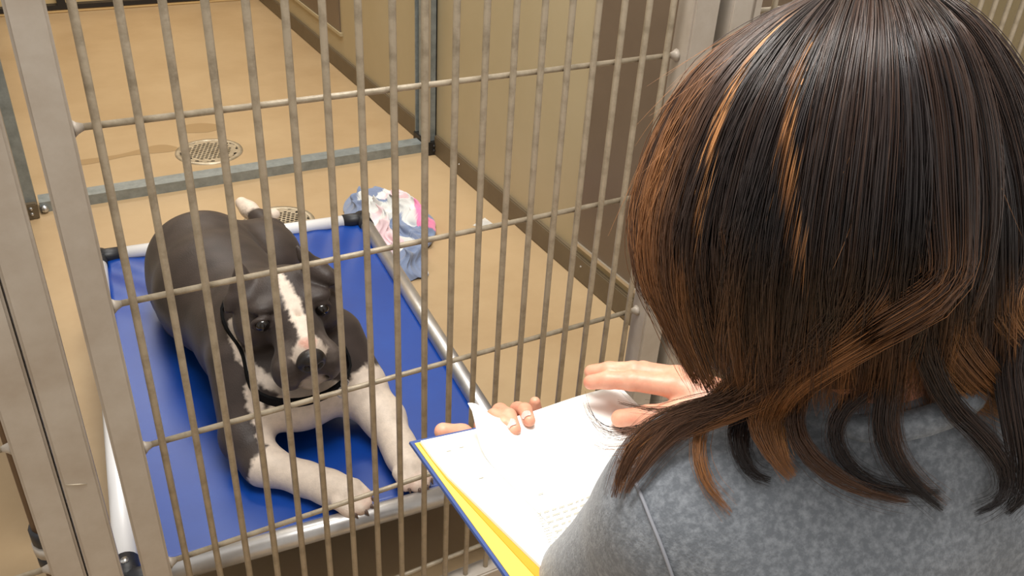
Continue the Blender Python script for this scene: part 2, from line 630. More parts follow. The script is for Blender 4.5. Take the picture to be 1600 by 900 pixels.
g = thing('kennel_gate', 'edge of the neighbouring kennel gate at the far left', 'gate', (0, 0, 0))
stile(g, -0.1175, -0.0805)
stile(g, -0.56, -0.523)
gate_bars(g, [-0.20 - 0.04 * i for i in range(8)])
for z in (0.163, 0.37, 0.575, 0.78, 0.985, 1.19, 1.4, 1.6):
    crossbar(g, -0.523, -0.1175, z)
box('bottom_rail', -0.523, -0.1175, -0.016, 0.018, GZ0 - 0.01, GZ0 + 0.02, 'gate_tube', g, 0.003)
box('top_rail', -0.523, -0.1175, -0.016, 0.018, GZ1 - 0.005, GZ1 + 0.03, 'gate_tube', g, 0.003)

g = thing('bar_panel', 'fixed barred metal panel behind the reader\'s head at the right', 'gate', (0, 0, 0))
stile(g, 0.888, 0.905)
stile(g, 1.87, 1.91)
gate_bars(g, [0.945 + 0.04 * i for i in range(23)])
for k in range(-4, 5):
    z = 0.995 - 0.2115 * k
    if GZ0 + 0.02 < z < GZ1:
        crossbar(g, 0.905, 1.87, z)
box('bottom_rail', 0.905, 1.87, -0.016, 0.018, GZ0 - 0.01, GZ0 + 0.02, 'gate_tube', g, 0.003)
box('top_rail', 0.905, 1.87, -0.016, 0.018, GZ1 - 0.005, GZ1 + 0.03, 'gate_tube', g, 0.003)

# brown service pipe with a black coupling at the end of the left partition
g = thing('service_pipe', 'brown upright pipe with black coupling at bottom left', 'pipe', (-0.137, 0.32, 0))
tube('pipe', [(0, 0, 0), (0, 0, 1), (0, 0, 1.9)], 0.026, 'pipe_brown', g, 16)
tube('coupling', [(0, 0, 0.128), (0, 0, 0.131), (0, 0, 0.158), (0, 0, 0.161)], [0.027, 0.031, 0.031, 0.027], 'black_plastic', g, 16)
tube('band', [(0, 0, 0.106), (0, 0, 0.126)], 0.0325, 'gate_tube', g, 16)
tube('coupling', [(0, 0, 0.072), (0, 0, 0.075), (0, 0, 0.101), (0, 0, 0.104)], [0.027, 0.031, 0.031, 0.027], 'black_plastic', g, 16)

# ------------------------------------------------------------------ raised dog bed
BW, BL, BZ = 0.66, 1.047, 0.188
BROT = math.radians(-5.0)
bed = thing('dog_bed', 'raised dog bed with blue vinyl sheet and metal tube frame', 'bed', (-0.040, 0.110, 0), BROT)


def rail(name, a, b, m, r=0.0178):
    return tube(name, [a, ((a[0] + b[0]) / 2, (a[1] + b[1]) / 2, a[2]), b], r, m, bed, 20)


rail('front_rail', (0.03, 0, BZ), (BW - 0.03, 0, BZ), 'aluminium')
rail('back_rail', (0.05, BL, BZ), (BW - 0.05, BL, BZ), 'overexposed_tube')
rail('side_rail', (0, 0.03, BZ), (0, BL - 0.04, BZ), 'overexposed_tube')
rail('side_rail', (BW, 0.03, BZ), (BW, BL - 0.04, BZ), 'aluminium')
for cx, sx in ((0, 1), (BW, -1)):
    for cy, sy in ((0, 1), (BL, -1)):
        bm = bmesh.new()
        tube_bm(bm, [(cx + sx * 0.055, cy, BZ), (cx + sx * 0.02, cy, BZ), (cx, cy, BZ)], 0.0195, 18)
        tube_bm(bm, [(cx, cy + sy * 0.045, BZ), (cx, cy + sy * 0.02, BZ), (cx, cy - sy * 0.004, BZ)], 0.0195, 18)
        tube_bm(bm, [(cx, cy, BZ + 0.0165), (cx, cy, BZ - 0.05)], 0.0196, 18)
        k = link('corner_joint', bm_mesh(bm, 'corner_joint'), 'black_plastic', bed, True)
        tube('screw', [(cx, cy + sy * 0.028, BZ + 0.017), (cx, cy + sy * 0.028, BZ + 0.0208)], 0.0062, 'screw_steel', k, 12)
        lg = tube('leg', [(cx, cy, BZ - 0.05), (cx, cy, 0.012)], 0.0155, 'aluminium', bed, 16)
        tube('foot_cap', [(cx, cy, 0.02), (cx, cy, 0.0)], 0.0175, 'black_plastic', lg, 16)


def vinyl(u, v):
    x = 0.013 + (BW - 0.026) * u
    y = 0.021 + (BL - 0.036) * v
    e = min(u, 1 - u) * 2
    f = min(v, 1 - v) * 2
    sag = -0.006 * (1 - (1 - e) ** 2) * (1 - (1 - f) ** 2)
    cl = math.exp(-((u - 0.05) ** 2 + (v - 0.95) ** 2) / 0.03) * math.sin(40 * (u * 0.8 + v * 1.1)) * 0.004
    cr = math.exp(-((u - 0.92) ** 2 + (v - 0.93) ** 2) / 0.018) * math.sin(46 * (u * 1.2 - v * 0.8)) * 0.004
    return (x, y, BZ - 0.006 + sag + cl + cr)


gridsheet('vinyl_sheet', vinyl, 50, 70, 'vinyl_blue', bed, -0.002)
box('sheet_reflection', 0.05, BW - 0.05, 0.0175, 0.0225, BZ - 0.010, BZ - 0.001, 'overexposed_tube', bed, 0.001)  # added pale strip in place of the fabric bar's reflection

# ------------------------------------------------------------------ crumpled blanket and paper scrap
cloth_m = mat('blanket_print', (238, 232, 232), 0.95, sheen=0.3, spec=0.1, bump=(260, 0.4, 0.002))
nt = cloth_m.node_tree
a_ = nt.nodes.new('ShaderNodeAttribute')
a_.attribute_name = 'coat'
nt.links.new(a_.outputs['Color'], nt.nodes['Principled BSDF'].inputs['Base Color'])
NB = 150
uu, vv = np.meshgrid(np.linspace(-1, 1, NB), np.linspace(-1, 1, NB), indexing='ij')
sq = np.maximum(np.abs(uu), np.abs(vv)) / np.maximum(np.hypot(uu, vv), 1e-6)
du, dv_ = uu * sq, vv * sq                                   # square grid to disc
ang = np.arctan2(dv_, du)
rad = np.hypot(du, dv_)
edge = 1.0 + 0.10 * np.sin(3 * ang + 1.0) + 0.07 * np.sin(5 * ang + 2.2) + 0.05 * np.sin(9 * ang)
X = 0.880 + 0.125 * du * edge + 0.05 * dv_ * edge
Y = 1.325 + 0.285 * dv_ * edge
w1 = X * 17 + 1.6 * np.sin(Y * 13 + 1) + 0.8 * np.sin(Y * 31)
w2 = Y * 15 + 1.9 * np.sin(X * 19) + 0.7 * np.sin(X * 47 + Y * 20)
w3 = (X + Y) * 27 + 1.3 * np.sin((X - Y) * 33)
ridge = lambda w: 1 - np.abs(np.sin(w))
H = 0.045 * ridge(w1) ** 1.5 + 0.045 * ridge(w2) ** 1.5 + 0.022 * ridge(w3) + 0.008 * ridge(w3 * 2.3 + w1)
dome = np.clip(1 - rad ** 2.4, 0, 1) ** 0.6
Z = 0.003 + dome * (0.018 + H) + 0.006 * ridge(w3) * (1 - dome)
V = np.stack([X, Y, Z], -1).reshape(-1, 3)
V[:, 0] += 0.010 * np.sin(V[:, 2] * 90 + V[:, 1] * 20)
ii = np.arange(NB * NB).reshape(NB, NB)
Q = np.stack([ii[:-1, :-1], ii[1:, :-1], ii[1:, 1:], ii[:-1, 1:]], -1).reshape(-1, 4)
pal = {'b': lin((132, 146, 176))[:3], 'w': lin((226, 228, 226))[:3], 'p': lin((246, 140, 186))[:3], 'k': lin((240, 214, 220))[:3], 'o': lin((244, 112, 36))[:3]}
f1 = (np.sin(w1 * 0.9 + 0.6) + 0.7 * np.sin(w2 * 0.8 + 2) + 0.4 * np.sin(w3)).ravel()
C_ = np.tile(np.array(pal['w']), (len(V), 1))
C_[f1 > 0.40] = pal['b']
C_[(f1 < -0.5)] = pal['k']
C_[(V[:, 0] - 0.35 * (V[:, 1] - 1.3) > 0.955) & (V[:, 1] > 1.22) & (f1 < 0.6)] = pal['p']
C_[(V[:, 1] < 1.13) & (f1 < 0.2)] = pal['k']
C_[np.hypot(V[:, 0] - 0.925, V[:, 1] - 1.15) < 0.028] = pal['o']
me = np_mesh('blanket', V, Q)
paint(me, C_)
o = link('blanket', me, 'blanket_print')
tag(o, 'crumpled blue, white and pink blanket on the floor behind the bed', 'blanket')

bm = bmesh.new()
P = [(1.135, 1.262, 0.001), (1.15, 1.225, 0.004), (1.20, 1.232, 0.002), (1.185, 1.275, 0.012)]
bm.faces.new([bm.verts.new(p) for p in P])
bmesh.ops.solidify(bm, geom=bm.faces[:], thickness=0.0008)
tag(link('paper_scrap', bm_mesh(bm, 'paper_scrap'), 'paper_white'), 'small white paper scrap on the floor by the curb', 'paper')

# ------------------------------------------------------------------ the dog
RE = Vector((0.351, 0.324, 0.452))
LE = Vector((0.2465, 0.318, 0.452))
dog = []
# trunk
dog += chain([(0.298, 0.38, 0.300), (0.284, 0.50, 0.300), (0.244, 0.70, 0.298), (0.248, 0.84, 0.286), (0.285, 0.93, 0.268)], [0.094, 0.112, 0.115, 0.112, 0.085], 0.05)
dog += [ell((0.303, 0.325, 0.278), (0.080, 0.062, 0.066), 0.04)]
# far thigh rolled to the right, lower hind leg and foot over the back rail
dog += [ell((0.385, 0.875, 0.262), (0.085, 0.115, 0.080), 0.03)]
dog += chain([(0.43, 0.96, 0.225), (0.455, 1.06, 0.218), (0.447, 1.145, 0.216)], [0.045, 0.028, 0.022], 0.03)
dog += chain([(0.447, 1.145, 0.216), (0.432, 1.20, 0.222), (0.420, 1.225, 0.232)], [0.022, 0.021, 0.017], 0.015)
dog += chain([(0.455, 1.15, 0.215), (0.488, 1.165, 0.213)], [0.018, 0.016], 0.012)
# near thigh folded at the left flank
dog += [ell((0.185, 0.80, 0.245), (0.060, 0.115, 0.065), 0.03)]
dog += chain([(0.165, 0.74, 0.215), (0.175, 0.86, 0.205), (0.17, 0.93, 0.203)], [0.03, 0.024, 0.021], 0.02)
# tail resting on the sheet
dog += chain([(0.30, 0.99, 0.25), (0.345, 1.05, 0.225), (0.39, 1.08, 0.205), (0.41, 1.07, 0.2)], [0.024, 0.018, 0.012, 0.007], 0.03)
# shoulders and forelegs
dog += chain([(0.222, 0.405, 0.325), (0.194, 0.318, 0.243)], [0.062, 0.043], 0.04)
dog += chain([(0.190, 0.300, 0.230), (0.206, 0.242, 0.216), (0.262, 0.180, 0.212), (0.288, 0.146, 0.213)], [0.042, 0.034, 0.0265, 0.0275], 0.02)
dog += chain([(0.288, 0.146, 0.212), (0.308, 0.118, 0.213)], [0.029, 0.030], 0.015)
dog += chain([(0.380, 0.395, 0.325), (0.410, 0.330, 0.262)], [0.070, 0.052], 0.05)
dog += chain([(0.410, 0.325, 0.255), (0.434, 0.255, 0.226), (0.434, 0.185, 0.215), (0.432, 0.160, 0.211)], [0.047, 0.036, 0.027, 0.027], 0.025)
dog += chain([(0.432, 0.160, 0.211), (0.430, 0.130, 0.211)], [0.028, 0.029], 0.015)


def paw(cx, cy, cz, dx, dy, s=1.0):
    out = []
    for k, (a, l) in enumerate(((-1.5, 0.008), (-0.5, 0.019), (0.5, 0.019), (1.5, 0.008))):
        px_, py_ = cx + dx * l - dy * a * 0.0145 * s, cy + dy * l + dx * a * 0.0145 * s
        out.append(cap((px_ - dx * 0.014, py_ - dy * 0.014, cz + 0.004), (px_ + dx * 0.010, py_ + dy * 0.010, cz - 0.006), 0.0132 * s, 0.0115 * s, 0.003))
    return out


PAWS = [((0.312, 0.108, 0.214), (0.52, -0.854)), ((0.430, 0.118, 0.213), (0.10, -0.995))]
for (c, d) in PAWS:
    dog += paw(*c, *d)
# neck and head
dog += chain([(0.288, 0.47, 0.350), (0.297, 0.415, 0.400)], [0.094, 0.076], 0.03)
dog += [ell((0.303, 0.388, 0.450), (0.080, 0.068, 0.054), 0.016)]
for sx in (-1, 1):
    dog += [ell((0.303 + sx * 0.056, 0.368, 0.424), (0.039, 0.046, 0.046), 0.016)]
    dog += [ell((0.302 + sx * 0.047, 0.338, 0.473), (0.024, 0.020, 0.012), 0.012)]
dog += [cap((0.304, 0.335, 0.428), (0.301, 0.272, 0.408), 0.046, 0.044, 0.014)]
dog += [cap((0.304, 0.330, 0.455), (0.301, 0.260, 0.430), 0.024, 0.025, 0.014)]
for sx in (-1, 1):
    dog += [ell((0.302 + sx * 0.031, 0.266, 0.386), (0.030, 0.033, 0.039), 0.010)]
dog += [cap((0.303, 0.330, 0.368), (0.304, 0.268, 0.356), 0.034, 0.022, 0.010)]
dog += [cut(cap((0.303, 0.318, 0.510), (0.304, 0.300, 0.462), 0.004, 0.004, 0.010))]
# ears, cropped and folded
dog += chain([(0.3759, 0.3738, 0.4779), (0.3620, 0.3770, 0.4993), (0.3456, 0.3846, 0.5249), (0.3359, 0.3893, 0.5424)], [0.024, 0.0185, 0.0100, 0.0055], 0.012)
dog += chain([(0.3620, 0.3700, 0.4992), (0.3742, 0.3523, 0.4942), (0.3830, 0.3420, 0.4873)], [0.015, 0.011, 0.006], 0.010)
dog += chain([(0.2340, 0.3852, 0.4705), (0.2373, 0.3979, 0.4909), (0.2387, 0.4040, 0.5102), (0.2390, 0.4074, 0.5247)], [0.022, 0.017, 0.009, 0.004], 0.012)
dog += chain([(0.2282, 0.3937, 0.4774), (0.2146, 0.3872, 0.4665), (0.2048, 0.3787, 0.4560)], [0.015, 0.012, 0.007], 0.010)
# eye hollows, lids, mouth line and nose crease
for e_, sx in ((LE, -1), (RE, 1)):
    dog += [cut(ell(e_ + Vector((0, -0.006, 0)), (0.0145, 0.012, 0.0105), 0.006))]
    arc = [e_ + Vector((0.0155 * math.cos(q), -0.003 + 0.006 * abs(math.cos(q)), 0.0105 * math.sin(q))) for q in np.linspace(0, PI, 7)]
    dog += chain(arc, [0.0032, 0.004, 0.0046, 0.0048, 0.0046, 0.004, 0.0032], 0.004)
    arc = [e_ + Vector((0.0155 * math.cos(q), -0.003 + 0.006 * abs(math.cos(q)), -0.0095 * math.sin(q))) for q in np.linspace(0, PI, 7)]
    dog += chain(arc, [0.003, 0.0032, 0.0034, 0.0034, 0.0034, 0.0032, 0.003], 0.004)
mouth = [(0.2500, 0.318, 0.372), (0.262, 0.266, 0.360), (0.286, 0.240, 0.370), (0.305, 0.231, 0.380), (0.324, 0.240, 0.370), (0.348, 0.266, 0.360), (0.3600, 0.318, 0.372)]
dog += [cut(p_) for p_ in chain(mouth, [0.004] * 7, 0.005)]
dog += [cut(cap((0.301, 0.226, 0.402), (0.301, 0.233, 0.374), 0.0028, 0.0026, 0.004))]

V, Q = sdf_mesh('dog', dog, 0.0036, 2)
dark = np.array(lin((68, 58, 54))[:3])
dark2 = np.array(lin((54, 46, 43))[:3])
white = np.array(lin((226, 210, 194))[:3])
pink = np.array(lin((214, 150, 130))[:3])
grey = np.array(lin((150, 138, 130))[:3])
w_ = vnoise(V, 60, 2)[:, None] * 0.5 + 0.5
C_ = dark * (1 - w_) + dark2 * w_
jit = 0.0028 * vnoise(V, 130, 4) + 0.0022 * vnoise(V, 320, 5)


def whiten(prims, col, soft=0.005, amt=1.0):
    global C_
    d = np.min([pdist(p_, V) for p_ in prims], 0) + jit
    m_ = np.clip(0.5 - d / soft, 0, 1)[:, None] * amt
    C_ = C_ * (1 - m_) + np.array(col) * m_


zz_ = np.array([0.400, 0.424, 0.436, 0.452, 0.472, 0.495, 0.508])
bx = np.interp(V[:, 2], zz_, [0.301, 0.301, 0.301, 0.302, 0.302, 0.299, 0.297])
bw = np.interp(V[:, 2], zz_, [0.0, 0.034, 0.026, 0.012, 0.0125, 0.011, 0.0])
m_ = np.clip(0.5 - (np.abs(V[:, 0] - bx) - bw + jit) / 0.004, 0, 1) * (V[:, 1] < 0.385) * (V[:, 2] > 0.41)     # blaze
C_ = C_ * (1 - m_[:, None]) + white * m_[:, None]
whiten(chain([(0.276, 0.256, 0.428), (0.266, 0.256, 0.402), (0.270, 0.246, 0.380)], [0.012, 0.010, 0.006]), grey, 0.02, 0.55)
whiten(chain([(0.324, 0.256, 0.428), (0.338, 0.256, 0.402), (0.342, 0.250, 0.372)], [0.014, 0.013, 0.008]), grey, 0.02, 0.6)
whiten([cap((0.299, 0.240, 0.448), (0.303, 0.240, 0.448), 0.0115, 0.0115)], pink, 0.008, 0.8)
whiten([cap((0.304, 0.240, 0.358), (0.304, 0.27, 0.35), 0.024, 0.018)], white, 0.01, 0.6)                # chin
whiten([ell((0.307, 0.262, 0.270), (0.080, 0.085, 0.070))], white)                                       # bib
whiten(chain([(0.262, 0.26, 0.29), (0.232, 0.27, 0.25), (0.250, 0.235, 0.225)], [0.04, 0.03, 0.02]), white)
whiten([cap((0.226, 0.208, 0.212), (0.315, 0.10, 0.205), 0.055, 0.07)], white)                           # near foreleg
whiten([cap((0.420, 0.285, 0.255), (0.43, 0.10, 0.205), 0.066, 0.075)], white)                           # far foreleg
whiten(chain([(0.2132, 0.4188, 0.4054), (0.2092, 0.3911, 0.3910), (0.2128, 0.3606, 0.3727), (0.2239, 0.3339, 0.3540), (0.2433, 0.3049, 0.3387), (0.2671, 0.2821, 0.3288)], [0.006, 0.0075, 0.0085, 0.010, 0.0115, 0.010]), white, 0.005, 0.9)
whiten(chain([(0.2150, 0.3178, 0.3305), (0.2142, 0.3001, 0.3041), (0.2193, 0.2867, 0.2794), (0.2337, 0.2805, 0.2600)], [0.010, 0.014, 0.014, 0.016]), white)
whiten([cap((0.440, 1.19, 0.222), (0.415, 1.23, 0.23), 0.030, 0.03), cap((0.47, 1.158, 0.214), (0.50, 1.17, 0.21), 0.024, 0.024)], white, 0.01)
for (c, d) in PAWS:
    whiten([ell((c[0] + d[0] * 0.016, c[1] + d[1] * 0.016, c[2] - 0.012), (0.036, 0.022, 0.016))], pink, 0.02, 0.7)
me = np_mesh('dog', V, Q)
paint(me, C_)
o_dog = link('dog', me, 'dog_coat')
tag(o_dog, 'grey and white dog lying on the blue raised bed', 'dog')
for e_ in (LE, RE):
    bm = bmesh.new()
    bmesh.ops.create_uvsphere(bm, u_segments=20, v_segments=14, radius=0.0122)
    eo = link('eye', bm_mesh(bm, 'eye'), 'dog_eye', o_dog, True)
    eo.location = e_ + Vector((0, -0.001, 0))
nv, nq = sdf_mesh('nose', [ell((0.300, 0.231, 0.417), (0.0250, 0.016, 0.0210), 0.01), ell((0.300, 0.225, 0.428), (0.018, 0.013, 0.012), 0.01),
                           cut(ell((0.2890, 0.2150, 0.415), (0.0048, 0.007, 0.0055), 0.004)), cut(ell((0.3110, 0.2150, 0.415), (0.0048, 0.007, 0.0055), 0.004)),
                           cut(cap((0.300, 0.211, 0.421), (0.300, 0.215, 0.397), 0.002, 0.002, 0.003))], 0.0015, 1)
link('nose', np_mesh('nose', nv, nq), 'dog_nose', o_dog)
for (c, d) in PAWS:
    for a, l in ((-1.5, 0.008), (-0.5, 0.019), (0.5, 0.019), (1.5, 0.008)):
        bx_, by_ = c[0] + d[0] * (l + 0.017) - d[1] * a * 0.0145, c[1] + d[1] * (l + 0.017) + d[0] * a * 0.0145
        tube('claw', [(bx_, by_, c[2] - 0.004), (bx_ + d[0] * 0.006, by_ + d[1] * 0.006, c[2] - 0.007), (bx_ + d[0] * 0.010, by_ + d[1] * 0.010, c[2] - 0.012)], [0.0034, 0.0028, 0.0008], 'claw', o_dog, 8)

# collar: a band wrapped on the neck surface
ctr = np.array((0.295, 0.368, 0.372))
fr = np.array((0.0, -0.095, -0.040))
fr /= np.linalg.norm(fr)
sd = np.array((1.0, 0.0, 0.0))
nrm = np.cross(sd, fr)
neck_pr = [p_ for p_ in dog[:6]] + [dog[5]] + [cap((0.288, 0.47, 0.350), (0.297, 0.415, 0.400), 0.094, 0.076, 0.03), ell((0.300, 0.30, 0.34), (0.075, 0.035, 0.05), 0.05)]
ring = []
for k in range(48):
    a = 2 * PI * k / 48
    dv = sd * math.cos(a) + fr * math.sin(a)
    t_ = 0.04
    for _ in range(60):
        s_ = field(neck_pr, (ctr + dv * t_)[None])[0]
        if s_ > 0.002:
            break
        t_ += max(0.0012, -s_ * 0.5)
    ring.append(min(t_, 0.128) + 0.002)
ring = np.array(ring)
for _ in range(6):
    ring = np.maximum(ring, (np.roll(ring, 1) + np.roll(ring, -1)) / 2)
bm = bmesh.new()
rv = []
for k in range(48):
    a = 2 * PI * k / 48
    dv = sd * math.cos(a) + fr * math.sin(a)
    p0 = ctr + dv * ring[k]
    rv.append([bm.verts.new(p0 + nrm * s1 * 0.012 + dv * s2) for s1, s2 in ((-1, 0.0), (-1, 0.005), (1, 0.005), (1, 0.0))])
for k in range(48):
    for j in range(4):
        bm.faces.new((rv[k][j], rv[k][(j + 1) % 4], rv[(k + 1) % 48][(j + 1) % 4], rv[(k + 1) % 48][j]))
cb = tag(link('collar', bm_mesh(bm, 'collar'), 'collar_black', None, False), 'black collar around the neck of the dog', 'collar')
aa = math.radians(62)
rp = ctr + (sd * math.cos(aa) + fr * math.sin(aa)) * (ring[8] + 0.006)
th = [(rp[0] + 0.010 * math.cos(q), rp[1] - 0.004, rp[2] - 0.010 + 0.012 * math.sin(q)) for q in np.linspace(0, 2 * PI, 20)]
tube('tag_ring', th, 0.0014, 'screw_steel', cb, 8)
tube('tag_ring', [(p_[0] + 0.004, p_[1] - 0.002, p_[2] + 0.016) for p_ in [((q[0] - rp[0]) * 0.7 + rp[0], q[1], (q[2] - rp[2]) * 0.7 + rp[2]) for q in th]], 0.0013, 'screw_steel', cb, 8)

# ------------------------------------------------------------------ the picture book
BP0 = np.array((0.2543, -0.2870, 0.6765))
BN = np.array((0.2399, -0.1000, 0.9656))
BE1 = np.array((0.9665, 0.1179, -0.2279))
BE2 = np.array((0.0911, -0.9880, -0.1249))
PW, PH = 0.285, 0.225


def BK(s, t, h):
    return BP0 + s * BE1 + t * BE2 + h * BN


bk = thing('picture_book', 'open picture book with white pages held by the reader', 'book', (0, 0, 0))


def slab(name, fn, s0, s1, t0, t1, h0, h1, m, parent, ns=24, nt_=4):
    """curved slab: fn(s) adds height along the page"""
    bm = bmesh.new()
    top, bot = [], []
    for i in range(ns + 1):
        s = s0 + (s1 - s0) * i / ns
        top.append([bm.verts.new(fn(s, t0 + (t1 - t0) * j / nt_, h1)) for j in range(nt_ + 1)])
        bot.append([bm.verts.new(fn(s, t0 + (t1 - t0) * j / nt_, h0)) for j in range(nt_ + 1)])
    for i in range(ns):
        for j in range(nt_):
            bm.faces.new((top[i][j], top[i + 1][j], top[i + 1][j + 1], top[i][j + 1]))
            bm.faces.new((bot[i][j], bot[i][j + 1], bot[i + 1][j + 1], bot[i + 1][j]))
    for i in range(ns):
        for j, s_ in ((0, 1), (nt_, -1)):
            bm.faces.new((top[i][j], bot[i][j], bot[i + 1][j], top[i + 1][j]))
    for j in range(nt_):
        for i in (0, ns):
            bm.faces.new((top[i][j], top[i][j + 1], bot[i][j + 1], bot[i][j]))
    o = link(name, bm_mesh(bm, name), m, parent)
    return o


RIDGE = 0.290
A_ = math.radians(-48)


def along(s, t, h):
    """left half lies in the cover plane, right half bends down past the spine"""
    if s <= RIDGE:
        return BK(s, t, h)
    q = s - RIDGE
    r0 = 0.02
    if q < r0:
        a = A_ * q / r0
        return BK(RIDGE + (q * math.cos(a / 2)), t, q * math.sin(a / 2) + h)
    return BK(RIDGE + r0 * math.cos(A_ / 2) + (q - r0) * math.cos(A_) - h * math.sin(A_) * 0, t, r0 * math.sin(A_ / 2) + (q - r0) * math.sin(A_) + h)


def bulge(s):
    x = min(max((s - 0.10) / 0.17, 0), 1)
    return 0.018 * x * x * (3 - 2 * x)


cv = slab('cover', along, 0.0, RIDGE + 0.26, 0.0, PH, -0.003, 0.0, 'cover_blue', bk, 48)
slab('endpaper', along, 0.0035, RIDGE - 0.01, 0.0045, PH - 0.004, 0.0003, 0.0010, 'endpaper_yellow', bk, 8)
slab('inner_page', lambda s, t, h: along(s + 0.026 * max(0, t - 0.05) / 0.19 * max(0, 1 - s / 0.2), t, h), 0.0075, RIDGE - 0.02, 0.0065, PH - 0.005, 0.0012, 0.0018, 'page_orange', bk, 8)
pg = slab('page_block', lambda s, t, h: along(s + (0.040 * max(0, t - 0.05) / 0.19) * max(0, 1 - s / 0.2), t, h + bulge(s) * (1 if h > 0.003 else 0.1)), 0.0085, RIDGE + 0.012, 0.0065, PH - 0.004, 0.0020, 0.0050, 'paper_white', bk, 40, 8)
slab('page_block', lambda s, t, h: along(s, t, h + 0.018 * max(0, 1 - (s - RIDGE) / 0.24)), RIDGE + 0.012, RIDGE + 0.25, 0.003, PH - 0.004, 0.0015, 0.005, 'paper_white', bk, 24, 6)
slab('cover_corner', along, RIDGE + 0.012, RIDGE + 0.10, -0.006, 0.004, 0.0, 0.012, 'card_brown', bk, 8)


def lifted(u, v):
    """loose page whose outer top corner springs up"""
    s = 0.056 + (RIDGE - 0.056) * u
    t = 0.0045 + (PH - 0.012) * v
    c = math.exp(-((u / 0.17) ** 2)) * math.exp(-((v / 0.13) ** 2))
    s += 0.030 * v * (1 - u)
    return BK(s, t, 0.0065 + bulge(s) + 0.0385 * c)


gridsheet('loose_page', lifted, 40, 24, 'paper_white', bk, 0.0003)
bm = bmesh.new()
rnd = random.Random(3)


def dash(s, t, l, w=0.0011, h=0.0080):
    vsx = [bm.verts.new(BK(a, b, h + bulge(a))) for a, b in ((s, t), (s + l, t), (s + l, t + w), (s, t + w))]
    bm.faces.new(vsx)


for r_ in range(8):
    s = 0.070 - 0.002 * r_
    while s < 0.14:
        l = rnd.uniform(0.004, 0.011)
        dash(s, 0.134 + 0.0062 * r_, l)
        s += l + 0.003
for s, t in ((0.027, 0.028), (0.044, 0.027), (0.040, 0.072)):
    dash(s, t, 0.006, 0.0011, 0.0056)
dash(0.088, 0.112, 0.007)
link('printed_text', bm_mesh(bm, 'printed_text'), 'print_grey', bk)['kind'] = 'stuff'

# ------------------------------------------------------------------ the reader, kneeling with her back to the camera
Lsh, Rsh = (0.336, -0.594, 0.825), (0.673, -0.685, 0.827)
Lel, Rel = (0.348, -0.472, 0.582), (0.745, -0.560, 0.600)
Lwr, Rwr = (0.345, -0.318, 0.594), (0.600, -0.395, 0.672)
shirt = []
shirt += [cap((0.358, -0.600, 0.833), (0.500, -0.638, 0.868), 0.055, 0.068, 0.05), cap((0.500, -0.638, 0.868), (0.650, -0.680, 0.835), 0.068, 0.056, 0.05)]
shirt += [cap((0.410, -0.620, 0.790), (0.400, -0.735, 0.470), 0.098, 0.090, 0.06), cap((0.590, -0.668, 0.790), (0.545, -0.775, 0.470), 0.098, 0.090, 0.06)]
shirt += [ell((0.495, -0.640, 0.790), (0.150, 0.100, 0.110), 0.06)]
shirt += [cap((0.482, -0.628, 0.905), (0.472, -0.618, 0.930), 0.060, 0.055, 0.04)]
shirt += [cap(Lsh, Lel, 0.057, 0.049, 0.04), cap(Rsh, Rel, 0.060, 0.052, 0.04)]
shirt += [cap(Lel, Lwr, 0.050, 0.036, 0.03), cap(Rel, Rwr, 0.050, 0.036, 0.03)]
shirt += [cap((0.455, -0.752, 0.44), (0.495, -0.765, 0.44), 0.135, 0.135, 0.05)]
V, Q = sdf_mesh('sweatshirt', shirt, 0.005, 3)
V += 0.0022 * vnoise(V, 26, 6)[:, None] * np.array((0.3, -0.7, 0.6))

# bare body: head, neck, trunk, limbs; the hands are meshed finer and joined into the same mesh inside the cuffs
fh = np.array((-0.10, 0.80, -0.59))
fh /= np.linalg.norm(fh)
rh = np.array((0.966, -0.20, 0.0))
rh -= fh * (rh @ fh)
rh /= np.linalg.norm(rh)
uh = np.cross(rh, fh)
SK = np.array((0.438, -0.560, 1.078))


def hd(r, f, u):
    return SK + r * rh + f * fh + u * uh


HR = np.stack([rh, fh, uh], 1)
body = [ell(hd(0, -0.004, 0.004), (0.068, 0.084, 0.078), 0.03, HR)]
body += [ell(hd(0, 0.035, -0.045), (0.056, 0.058, 0.072), 0.03, HR), ell(hd(0, 0.070, -0.100), (0.026, 0.022, 0.018), 0.03, HR)]
body += [cap(hd(0, 0.092, -0.005), hd(0, 0.112, -0.045), 0.008, 0.012, 0.012)]
for s in (-1, 1):
    body += [ell(hd(s * 0.042, 0.070, -0.035), (0.022, 0.018, 0.018), 0.02, HR), ell(hd(s * 0.070, -0.005, -0.020), (0.008, 0.016, 0.028), 0.008, HR)]
    body += [cap(hd(s * 0.012, 0.090, 0.018), hd(s * 0.046, 0.078, 0.020), 0.008, 0.007, 0.012)]
    body += [cut(ell(hd(s * 0.032, 0.098, -0.002), (0.015, 0.012, 0.009), 0.008, HR))]
body += [cap(hd(-0.018, 0.090, -0.072), hd(0.018, 0.090, -0.072), 0.006, 0.006, 0.006), cap(hd(-0.014, 0.090, -0.082), hd(0.014, 0.090, -0.082), 0.007, 0.007, 0.006)]
body += [cap(hd(0, -0.02, -0.04), (0.478, -0.625, 0.90), 0.052, 0.056, 0.03)]
body += [cap(Lsh, (0.49, -0.63, 0.85), 0.040, 0.05, 0.04), cap((0.49, -0.63, 0.85), Rsh, 0.05, 0.040, 0.04)]
body += [cap((0.420, -0.625, 0.79), (0.410, -0.735, 0.48), 0.080, 0.075, 0.06), cap((0.580, -0.665, 0.79), (0.540, -0.772, 0.48), 0.080, 0.075, 0.06)]
body += [cap(Lsh, Lel, 0.042, 0.036, 0.03), cap(Rsh, Rel, 0.042, 0.036, 0.03), cap(Lel, Lwr, 0.035, 0.024, 0.03), cap(Rel, Rwr, 0.035, 0.024, 0.03)]
legs = []
